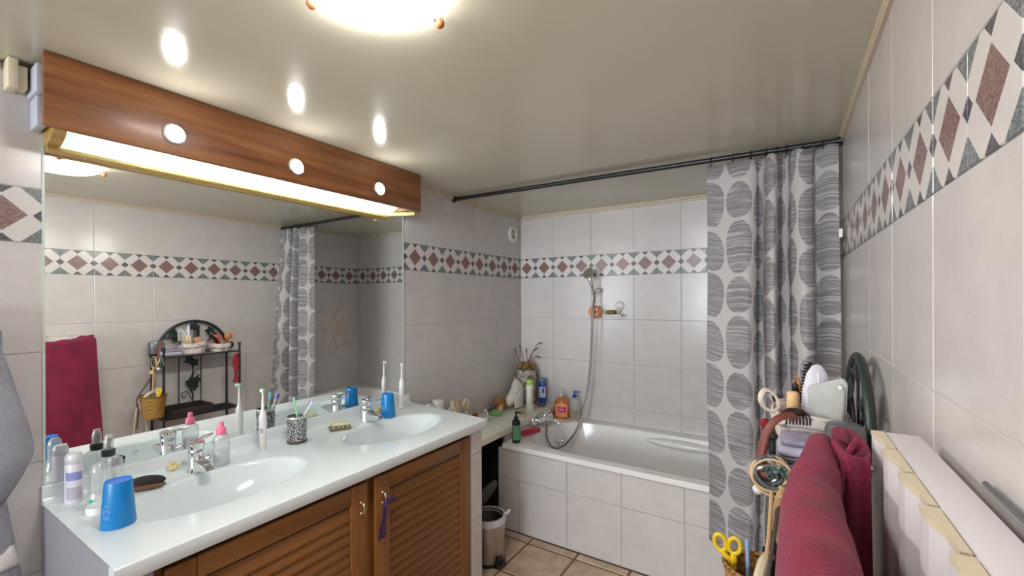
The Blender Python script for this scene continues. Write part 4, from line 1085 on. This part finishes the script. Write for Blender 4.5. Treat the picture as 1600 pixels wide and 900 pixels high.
def tow2(s, t):      # bunched end hanging down beside the radiator
    a = 2*pi*s; up = 1.246-.008*cos(a)+.010*sin(a)
    if t < .12: q = t/.12; k = sqrt(max(0., 1-(1-q)**2)); z = up-.016*(1-k)-.004*q
    else: k = 1+.10*sin(3*a+7*t)*(t-.12); z = up-.02-(t-.12)*.62
    x = 2.001+.026*k*cos(a); y = -2.258+.052*k*sin(a)-.030*min(1, t*1.3)+.012*sin(2*a+3*t)*t
    return (min(x, 2.030), y+.006*cos(5*a), z)
bm = nb(); g_ = sheet(bm, tow2, 44, 40, True); bm.faces.new([r_[-1] for r_ in g_]); bmesh.ops.remove_doubles(bm, verts=bm.verts, dist=.0004); obj('bunched_end', bm, BURG, tw, world=True, angle=180)
bm = nb(); tube(bm, smooth_pts([(2.012, -2.262, 1.250), (1.998, -2.290, 1.238), (1.985, -2.318, 1.200), (1.980, -2.335, 1.12), (1.984, -2.345, 1.0)], 7), .0045, 8); obj('hem', bm, BURG, tw, world=True)

# grey towel on the left wall
gt = thing('hand_towel', 'grey terry towel hanging at the left edge by the vanity', 'towel', (.05, -2.95, 1.3))
def gsheet(edge, zt, zb, x0):
    def f(s, t):
        z = zt+(zb-zt)*t
        ye = edge[-1][0]
        for (ya, za), (yb, zb_) in zip(edge, edge[1:]):
            if zb_ <= z <= za: ye = ya+(yb-ya)*((za-z)/(za-zb_+1e-9)); break
        y = -3.06+(ye+3.06)*s
        return (x0+.010*sin(s*7+t*2)+.012*(1-abs(2*s-1))+.010*sin(pi*s), y, z)
    return f
bm = nb(); sheet(bm, gsheet([(-2.935, 1.46), (-2.906, 1.33), (-2.872, 1.18), (-2.852, 1.08), (-2.851, 1.045), (-2.875, .985), (-2.905, .93)], 1.46, .93, .066), 24, 40); o = obj('upper_fold', bm, GREYT, gt, world=True, angle=180); solid(o, .012)
bm = nb(); sheet(bm, gsheet([(-2.905, 1.40), (-2.905, .96), (-2.885, .80), (-2.868, .66), (-2.86, .5)], 1.40, .5, .040), 24, 40); o = obj('lower_fold', bm, GREYT, gt, world=True, angle=180); solid(o, .010)
bm = nb(); sheet(bm, lambda s, t: gsheet([(-2.905, 1.40), (-2.905, .96), (-2.8855, .80), (-2.8685, .66), (-2.86, .5)], .79, .73, .047)(s, t), 24, 6); o = obj('woven_band', bm, WOVEN, gt, label='pale woven border', world=True); solid(o, .010)
bm = nb(); cyl(bm, (0, -2.99, 1.45), (.05, -2.99, 1.455), .008, .008, 10); ball(bm, (.052, -2.99, 1.456), .013); cyl(bm, (.001, -2.99, 1.45), (.006, -2.99, 1.45), .025, .025, 18); single('wall_hook', bm, CHROME, 'chrome wall hook carrying the grey towel', 'hook')

# ------------------------------------------------------------------ iron shelf unit at the right wall
SX0, SX1, SY0, SY1, SZ = 1.880, 2.095, -1.868, -1.356, 1.072
et = thing('shelf_unit', 'black wrought iron shelf unit with arched back beside the curtain', 'shelf', (1.965, -1.63, 0))
for x in (SX0, SX1):
    for y in (SY0, SY1):
        ht = SZ+.050 if x == SX0 else SZ
        bm = nb(); cyl(bm, (x, y, .0), (x, y, ht), .0085, None, 10)
        if x == SX0: ball(bm, (x, y, ht+.004), .013)
        obj('post', bm, IRON, et, world=True)
GLASSG = simple('grey_speckled_shelf', srgb(150, 148, 150), .3)
for z, m_ in ((SZ, GLASSG), (.62, DARKIN), (.2, DARKIN)):
    bm = nb()
    for a, b in (((SX0, SY0), (SX1, SY0)), ((SX1, SY0), (SX1, SY1)), ((SX1, SY1), (SX0, SY1)), ((SX0, SY1), (SX0, SY0))):
        cyl(bm, (*a, z-.006), (*b, z-.006), .006, None, 8)
    obj('shelf_frame', bm, IRON, et, world=True)
    if z == SZ:
        bm = nb(); box(bm, SX0+.004, SY0+.004, z-.006, SX1-.004, SY1-.004, z); obj('shelf_top', bm, m_, et, label='grey speckled top board', world=True, smooth=False)
    else:
        for k in range(9):
            x = SX0+.018+k*.022; bm = nb(); cyl(bm, (x, SY0, z-.004), (x, SY1, z-.004), .0035, None, 6); obj('shelf_bar', bm, IRON, et, world=True)
AC = -1.597
bm = nb(); tube(bm, [(2.085, AC-.240*cos(a), SZ+.008+.234*sin(a)) for a in [pi*k/36 for k in range(37)]], .0115, 12); obj('arch', bm, DKGREEN, et, label='dark green iron arch', world=True)
bm = nb()
for s in (-1, 1):
    tube(bm, smooth_pts([(2.085, AC+s*.20, SZ+.13), (2.083, AC+s*.14, SZ+.11), (2.083, AC+s*.09, SZ+.07), (2.083, AC+s*.07, SZ+.03), (2.085, AC+s*.09, SZ+.0)], 6), .005, 8)
tube(bm, [(2.085, AC, SZ), (2.085, AC, SZ+.235)], .004, 8); obj('arch_scroll', bm, IRON, et, world=True)
bm = nb()
for y in (-1.70, -1.55): cyl(bm, (2.085, y, .62), (2.085, y, SZ), .004, None, 8)
obj('back_rods', bm, IRON, et, world=True)
bm = nb(); tube(bm, smooth_pts([(2.085, -1.615, .62), (2.085, -1.605, .72), (2.085, -1.63, .82), (2.085, -1.605, .92), (2.085, -1.615, 1.06)], 8), .005, 8)
for s, z0 in ((1, .86), (-1, .70)):
    tube(bm, smooth_pts([(2.085, -1.615, z0), (2.085, -1.615+s*.03, z0+.06), (2.085, -1.615+s*.065, z0+.055), (2.085, -1.615+s*.062, z0+.02), (2.085, -1.615+s*.042, z0+.022), (2.085, -1.615+s*.045, z0+.036)], 5), .003, 6)
obj('vine', bm, IRON, et, world=True)
def leaf_mesh():
    bm = nb(); n = 18; P = []
    for i in range(n):
        a = 2*pi*i/n; r_ = .031*(1+.28*cos(5*a+pi/2)); P.append((.004*cos(2*a), r_*cos(a), r_*sin(a)))
    c0 = bm.verts.new((.008, 0, 0)); V = [bm.verts.new(p) for p in P]; c1 = bm.verts.new((-.004, 0, 0)); V2 = [bm.verts.new((p[0]-.003, p[1], p[2])) for p in P]
    for i in range(n):
        j = (i+1) % n; bm.faces.new((c0, V[i], V[j])); bm.faces.new((c1, V2[j], V2[i])); bm.faces.new((V[i], V2[i], V2[j], V[j]))
    return mesh_of(bm, 'iron_leaf', DKGREEN)
lm = leaf_mesh()
for y, z, r_ in ((-1.63, 1.01, .2), (-1.60, .985, 2.2), (-1.625, .835, .7), (-1.60, .80, 2.6), (-1.585, .845, 4.), (-1.62, .645, 1.2), (-1.595, .64, 2.9), (AC-.14, SZ+.155, .4), (AC-.12, SZ+.12, 1.8), (AC+.11, SZ+.16, .9), (AC+.13, SZ+.125, 3.), (AC, SZ+.20, 1.5)):
    o = bpy.data.objects.new('iron_leaf', lm); COL.objects.link(o); o.parent = et; o.location = (2.082-1.965, y+1.63, z); o.rotation_euler = (r_, 0, 0)

# fabric baskets and their contents
def cloth_basket(loc, label, r_, h, ph):
    t = thing('fabric_basket', label, 'basket', loc)
    def f(s, q):
        a = 2*pi*s; k = r_*(.9+.14*q)*(1+.035*sin(5*a+ph)+.02*sin(9*a+3*q)); return (k*cos(a), k*1.05*sin(a), h*q*(1+.05*sin(3*a+ph)*q))
    bm = nb(); sheet(bm, f, 36, 9, True); o = obj('side', bm, FLORAL, t); solid(o, .004)
    def g(s, q):
        a = 2*pi*s; x, y, z = f(s, 1); d = q*pi*.9; return (x*(1+.07*sin(d)), y*(1+.07*sin(d)), z-.018*(1-cos(d)))
    bm = nb(); sheet(bm, g, 36, 6, True); o = obj('turned_hem', bm, FLORAL, t); solid(o, .003)
    bm = nb(); lathe(bm, [(0, .004), (r_*.9, .004)], n=28); obj('bottom', bm, FLORAL, t)
    return t
cloth_basket((1.965, -1.655, SZ+.001), 'floral cloth basket at the left of the shelf top filled with clear plastic things', .085, .085, .3)
cloth_basket((1.955, -1.470, SZ+.001), 'smaller floral cloth basket at the curtain end of the shelf top', .070, .062, 1.7)
B1 = (1.965, -1.655)
# tall oval brush guard
t = thing('oval_case', 'tall milky oval plastic case standing in the left cloth basket', 'case', (1.985, -1.672, SZ+.010), .25)
bm = nb(); lathe(bm, [(0, 0), (.030, 0), (.036, .02), (.039, .09), (.036, .14), (.026, .185), (.012, .208), (0, .213)], n=26, sx=1., sy=.35); obj('shell', bm, simple('lilac_milky_shell', srgb(206, 202, 214), .35), t)
bm = nb(); tube(bm, [(.0, -.0142, .02), (.0, -.0152, .12), (.0, -.009, .19)], .002, 6); obj('ridge', bm, WHITEP, t)
# stand mirror-like plastic frame
t = thing('plastic_stand', 'grey white plastic folding stand in the left cloth basket', 'stand', (2.008, -1.70, SZ+.03), -.2)
bm = nb(); prism(bm, [(-.036, .0), (.038, .0), (.044, .150), (.034, .164), (-.044, .134), (-.048, .125)], 1, -.006, .006); bmesh.ops.bevel(bm, geom=list(bm.edges), offset=.003, segments=2, affect='EDGES'); obj('plate', bm, simple('pale_grey_plastic_plate', srgb(178, 178, 174), .35), t)
bm = nb(); prism(bm, [(-.008, .0), (.034, .0), (.040, .134), (.030, .150), (.016, .134)], 1, -.018, -.009); bmesh.ops.bevel(bm, geom=list(bm.edges), offset=.003, segments=2, affect='EDGES'); obj('leg', bm, simple('grey_plastic_leg', srgb(176, 174, 168), .35), t)
bm = nb(); cyl(bm, (.029, -.020, .140), (.029, .008, .140), .005, None, 10); obj('pivot', bm, WHITEP, t)
# black spiral brush
t = thing('round_brush', 'black round hair brush in the left cloth basket', 'brush', (1.945, -1.630, SZ+.02))
bm = nb(); tube(bm, [(0, 0, 0), (.012, .006, .09), (.026, .012, .20)], [.006, .007, .006], 8); obj('core', bm, BLACK, t)
bm = nb()
for k in range(14):
    q = .35+.6*k/13; c = Vector((.026*q, .012*q, .20*q))
    tube(bm, [c+Vector((.013*cos(a), .013*sin(a), .003*sin(2*a))) for a in [2*pi*i/12 for i in range(12)]], .0022, 5, True)
obj('bristle_rings', bm, BLACK, t)
# brown claw clip
t = thing('claw_clip', 'dark brown claw clip on the rim of the left cloth basket', 'hair clip', (1.932, -1.748, SZ+.080), .35)
CLIP = simple('tortoise_brown', srgb(52, 30, 24), .2)
bm = nb(); tube(bm, [(-.035, 0, .010), (-.015, -.004, .018), (.012, -.004, .018), (.035, 0, .008)], [.005, .012, .012, .004], 10, flat=.6); obj('spine', bm, CLIP, t)
for k in range(8):
    x = -.030+k*.0082; bm = nb(); tube(bm, smooth_pts([(x, -.004, .012), (x+.001, -.018, .004), (x+.002, -.017, -.014)], 4), .0022, 6); obj('claw', bm, CLIP, t)
bm = nb(); lathe(bm, [(0, 0), (.014, 0), (.0145, .002), (.014, .070), (.012, .073), (0, .073)], (1.926, -1.700, SZ+.070), 20); single('cork_bottle', bm, CORK, 'pale cork coloured tube standing behind the claw clip', 'tube')
t = thing('hair_band', 'cream elastic hair band looped at the basket rim', 'hair band', (1.885, -1.70, SZ+.075), .3)
bm = nb(); tube(bm, [(.022*cos(a), .006*sin(2*a), .040+.032*sin(a)) for a in [2*pi*k/26 for k in range(26)]], .007, 8, True, flat=.4); bmesh.ops.rotate(bm, verts=bm.verts, matrix=Matrix.Rotation(radians(-25), 3, 'Y')); obj('loop', bm, simple('cream_elastic', srgb(216, 206, 190), .8), t)
# grey hair dryer-like cup on its holder
t = thing('metal_cup', 'dark grey metal cup on a black cone at the near end of the shelf top', 'cup', (2.030, -1.868, SZ-.012))
bm = nb(); lathe(bm, [(0, -.03), (.014, -.03), (.040, .022), (.043, .028), (0, .028)], n=26); obj('cone', bm, BLACK, t)
bm = nb(); lathe(bm, [(0, .028), (.040, .028), (.042, .034), (.040, .105), (.036, .118), (.026, .122), (0, .122)], n=30); obj('cup', bm, GREYMETAL, t)
bm = nb(); tube(bm, smooth_pts([(.0, .04, .105), (.01, .055, .10), (.014, .06, .075), (.01, .052, .045), (0, .04, .04)], 5), .004, 8); obj('handle', bm, GREYMETAL, t)
for dx, dz in ((-.012, .085), (.010, .070)):
    bm = nb(); ball(bm, (dx-.020, -.034, dz-.01), .009, 10, 6, (1.2, .4, .6)); obj('mark', bm, simple('pale_grey_mark', srgb(160, 162, 164), .5), t, label='pale mark')
# items in the small basket
t = thing('oval_brush', 'orange wooden oval brush sticking out of the smaller cloth basket', 'brush', (1.95, -1.44, SZ+.03), .3)
bm = nb(); ball(bm, (0, .03, .085), .03, 18, 10, (.35, .95, 1.), Matrix.Rotation(radians(-35), 4, 'X')); obj('head', bm, simple('orange_wood', srgb(196, 120, 70), .4), t)
bm = nb(); cyl(bm, (0, 0, 0), (0, .016, .06), .007, .008, 10); obj('handle', bm, simple('orange_wood_handle', srgb(186, 110, 62), .4), t)
t = thing('paddle_brush', 'black and silver brush leaning in the smaller cloth basket', 'brush', (1.935, -1.49, SZ+.03), 0)
bm = nb(); tube(bm, [(0, .02, .0), (0, -.02, .07), (0, -.05, .105)], [.010, .012, .009], 12); obj('barrel', bm, BLACK, t)
bm = nb(); tube(bm, [(0, -.012, .075), (0, -.055, .125)], .006, 10); obj('shaft', bm, CHROME, t)
bm = nb(); box(bm, 1.962, -1.515, SZ+.03, 1.976, -1.455, SZ+.135, .005); single('red_comb_case', bm, simple('coral_plastic', srgb(206, 104, 84), .5), 'coral red comb case upright in the smaller cloth basket', 'case')
bm = nb(); ball(bm, (1.925, -1.40, SZ+.045), .026, 14, 10, (.7, .8, 1.1)); single('hair_scrunchie', bm, simple('black_cloth', (.015, .015, .017), .9, bump=.4), 'black scrunchie on the smaller cloth basket at the curtain side', 'scrunchie')
bm = nb(); box(bm, 1.925, -1.655, SZ+.06, 1.945, -1.61, SZ+.125, .004); bmesh.ops.rotate(bm, verts=bm.verts, cent=(1.935, -1.63, SZ+.09), matrix=Matrix.Rotation(.3, 3, 'X')); single('peach_box', bm, simple('peach_card', srgb(224, 160, 124), .6), 'peach coloured box in the left cloth basket', 'box')
# lavender wash bag
t = thing('wash_bag', 'folded lavender cloth lying on the shelf top in front of the baskets', 'cloth', (1.935, -1.805, SZ))
bm = nb(); box(bm, -.045, -.050, .001, .075, .060, .028, .012, 3); obj('lower_layer', bm, LAVENDER, t)
bm = nb(); box(bm, -.038, -.046, .0285, .07, .055, .046, .009, 3); obj('upper_layer', bm, simple('lavender_grey_cloth', srgb(150, 146, 166), .8), t)
# bracelets on the near post
PX, PY = SX0+.045, SY0-.012
t = thing('bracelet_bunch', 'bunch of silver and green bracelets hung on the near shelf post', 'bracelets', (SX0, SY0, SZ-.03))
cols = [simple('bracelet_silver', (.6, .6, .6), .25, 1.), simple('bracelet_green', srgb(60, 96, 84), .3), simple('bracelet_rope', srgb(200, 172, 132), .8), simple('bracelet_grey', srgb(90, 98, 104), .4)]
for k in range(13):
    r_ = .030+.009*random.random(); tl = random.uniform(-.55, .55); tl2 = random.uniform(-.5, .5); m_ = cols[k % 4]
    Mx = Matrix.Translation((random.uniform(-.010, .012), -.018-.0045*k*.55, .000+random.uniform(-.014, .010))) @ Matrix.Rotation(tl, 4, 'X') @ Matrix.Rotation(tl2, 4, 'Z')
    if k == 12: r_ = .045; m_ = cols[2]; Mx = Matrix.Translation((.003, -.056, -.004))
    bm = nb(); tube(bm, [Mx @ Vector((r_*cos(a), 0, r_*sin(a))) for a in [2*pi*q/26 for q in range(26)]], .0042 if k % 3 else .0028, 7, True); obj('bracelet', bm, m_, t)
bm = nb()
for k in range(26):
    a = random.uniform(0, 2*pi); r_ = random.uniform(.006, .038); ball(bm, (.002+r_*cos(a), -.032+random.uniform(-.02, .02), -.002+r_*sin(a)), random.uniform(.004, .0075), 8, 6)
bd = obj('beads', bm, simple('bead_mix', srgb(96, 112, 110), .25, var=.5, vscale=60), t); bd['kind'] = 'stuff'
bm = nb(); WOOL = simple('white_wool', srgb(214, 210, 206), .95, bump=.5)
ball(bm, (SX0-.030, SY0-.040, SZ-.075), .013, 12, 8); single('wool_tassel', bm, WOOL, 'white woolly tassel hanging left under the bracelets', 'tassel')
bm = nb(); ball(bm, (SX0+.030, SY0-.052, SZ-.105), .012, 12, 8, (1, 1, 1.3)); single('wool_tassel', bm, WOOL, 'white woolly tassel hanging right under the bracelets by the towel', 'tassel')
# red-brown leather strap
bm = nb(); tube(bm, smooth_pts([(1.930, -1.860, 1.183), (1.908, -1.875, 1.184), (1.884, -1.888, 1.168), (1.866, -1.898, 1.135), (1.855, -1.905, 1.085), (1.849, -1.907, 1.03), (1.848, -1.905, .985)], 6), .0095, 8, flat=.4); single('leather_strap', bm, LEATHER, 'red brown leather strap curving over the near shelf corner', 'strap')
# back scrubber of wood and rope
t = thing('back_brush', 'curved light wooden bath brush hanging at the near shelf post', 'brush', (1.904, -1.918, .905))
bm = nb(); tube(bm, smooth_pts([(.0, 0, .115), (-.012, .0, .07), (-.016, 0, .02), (.0, 0, -.03), (.020, 0, -.06), (.03, 0, -.12)], 6), [.012]*10+[.014]*14+[.009]*7, 10, flat=.5); obj('handle', bm, LIGHTWOOD, t)
bm = nb(); ball(bm, (.032, -.005, .06), .013, 12, 8, (1, 1, 1.3)); obj('bead', bm, LIGHTWOOD, t)
bm = nb(); tube(bm, smooth_pts([(1.880, -1.928, 1.01), (1.874, -1.932, .90), (1.866, -1.935, .82), (1.862, -1.935, .72)], 6), .0045, 8); single('hanging_rope', bm, ROPE, 'thin natural rope hanging from the bracelets past the wicker basket', 'rope')
bm = nb(); tube(bm, smooth_pts([(1.945, -1.905, 1.0), (1.950, -1.91, .92), (1.947, -1.91, .84)], 5), [.010]*6+[.013]*5, 8, flat=.5); single('massage_brush', bm, simple('dark_blue_plastic', srgb(40, 48, 90), .4), 'dark blue plastic brush hanging between wooden brush and towel', 'brush')
# wicker basket hanging on the near side
bk = thing('wicker_basket', 'brown wicker basket on the near side of the iron shelf', 'basket', (1.862, -1.935, .655))
def wk(s, q):
    a = 2*pi*s; k = .058+.018*q; return (k*1.15*cos(a), k*.92*sin(a), .155*q)
bm = nb(); sheet(bm, wk, 36, 12, True); o = obj('side', bm, MUSTARD, bk); solid(o, .005)
bm = nb(); tube(bm, [wk(k/30, 1.) for k in range(30)], .006, 8, True); obj('rim', bm, WICKER, bk)
bm = nb(); lathe(bm, [(0, .003), (.055, .003)], n=28, sx=1.1, sy=.9); obj('bottom', bm, WICKER, bk)
# scissors
sc = thing('scissors', 'scissors with yellow handles stuck in the wicker basket', 'scissors', (1.795, -1.930, .70))
def loop(cx, cz, rx, rz, tilt):
    return [(cx+rx*cos(a)*cos(tilt)-rz*sin(a)*sin(tilt), 0, cz+rx*cos(a)*sin(tilt)+rz*sin(a)*cos(tilt)) for a in [2*pi*k/24 for k in range(24)]]
for s, cx, tl in ((-1, -.030, .22), (1, .003, -.14)):
    bm = nb(); tube(bm, loop(cx, .148, .0135, .020, tl), .0052, 8, True)
    tube(bm, [(cx+s*(-.002), 0, .130), (cx*.45+.0, 0, .112), (s*-.003, 0, .09)], [.007, .009, .007], 8); obj('handle', bm, YELLOW, sc, label='yellow loop handle')
for s in (-1, 1):
    bm = nb(); prism(bm, [(-.004+s*.003, .09), (.005+s*.003, .09), (.003+s*.010, .0), (.001+s*.010, -.005)], 1, -.001+s*.0012, .001+s*.0012); obj('blade', bm, STEEL, sc)
bm = nb(); cyl(bm, (1.832, -1.925, .67), (1.826, -1.932, .872), .0048, None, 10); single('blue_stick', bm, simple('sky_blue_plastic', srgb(140, 172, 214), .35), 'sky blue stick standing in the wicker basket', 'stick')
bm = nb(); lathe(bm, [(0, .13), (.008, .11), (.012, .06), (.012, 0), (0, 0)], (1.850, -1.935, .675), 14); single('purple_pen', bm, simple('purple_plastic', srgb(122, 44, 122), .4), 'purple pointed stick in the wicker basket', 'stick')
# beige loofah and straps on the near side (seen in the mirror)
bm = nb(); tube(bm, smooth_pts([(1.85, -2.00, .80), (1.862, -1.945, .835), (1.875, -1.895, .83)], 4), .012, 8); single('loofah', bm, simple('beige_loofah', srgb(206, 190, 164), .95, bump=.6), 'beige loofah roll lying across the wicker basket', 'sponge')
bm = nb(); tube(bm, smooth_pts([(1.90, -1.885, 1.03), (1.885, -1.955, .91), (1.87, -2.02, .81), (1.86, -2.025, .76), (1.955, -1.99, .70), (1.955, -2.0, .58)], 6), .0045, 8); single('cord_strap', bm, simple('dark_cord', srgb(70, 58, 52), .8), 'dark cord looping from the shelf corner down past the basket', 'cord')
for q, (y, z) in enumerate(((-2.005, .79), (-1.985, .78))):
    bm = nb(); tube(bm, smooth_pts([(1.895-.02*q, y, z), (1.89-.02*q, y-.02+.03*q, z-.11), (1.89-.02*q, y-.03+.05*q, z-.24)], 5), .007, 8, flat=.6)
    single('beige_strap', bm, simple('beige_strap_cloth', srgb(200, 184, 160), .9), ('beige cloth strap hanging under the loofah, outer one' if q == 0 else 'beige cloth strap hanging under the loofah, inner one'), 'strap')
# dark wicker tray on the lower shelf
t = thing('wicker_tray', 'dark wicker tray on the lower board of the iron shelf', 'tray', (1.955, -1.70, .624))
bm = nb(); box(bm, -.11, -.14, .0, .11, .14, .008); obj('bottom', bm, DARKWICKER, t)
for a in ((-.11, -.14, .008, -.102, .14, .06), (.102, -.14, .008, .11, .14, .06), (-.102, -.14, .008, .102, -.132, .06), (-.102, .132, .008, .102, .14, .06)):
    bm = nb(); box(bm, *a, bev=.002); obj('side', bm, DARKWICKER, t)
# red scarf at the far post
t = thing('red_scarf', 'narrow red scarf hanging at the far shelf post by the curtain', 'scarf', (1.86, -1.372, 1.05))
bm = nb(); sheet(bm, lambda s, q: (-.022+.004*sin(9*q)+.016*s, -.012-.030*s+.008*sin(7*q+3*s), -.02-.21*q), 6, 16); o = obj('cloth', bm, REDSCARF, t); solid(o, .008)
bm = nb(); ball(bm, (-.012, -.02, -.012), .018, 12, 8); obj('knot', bm, REDSCARF, t)
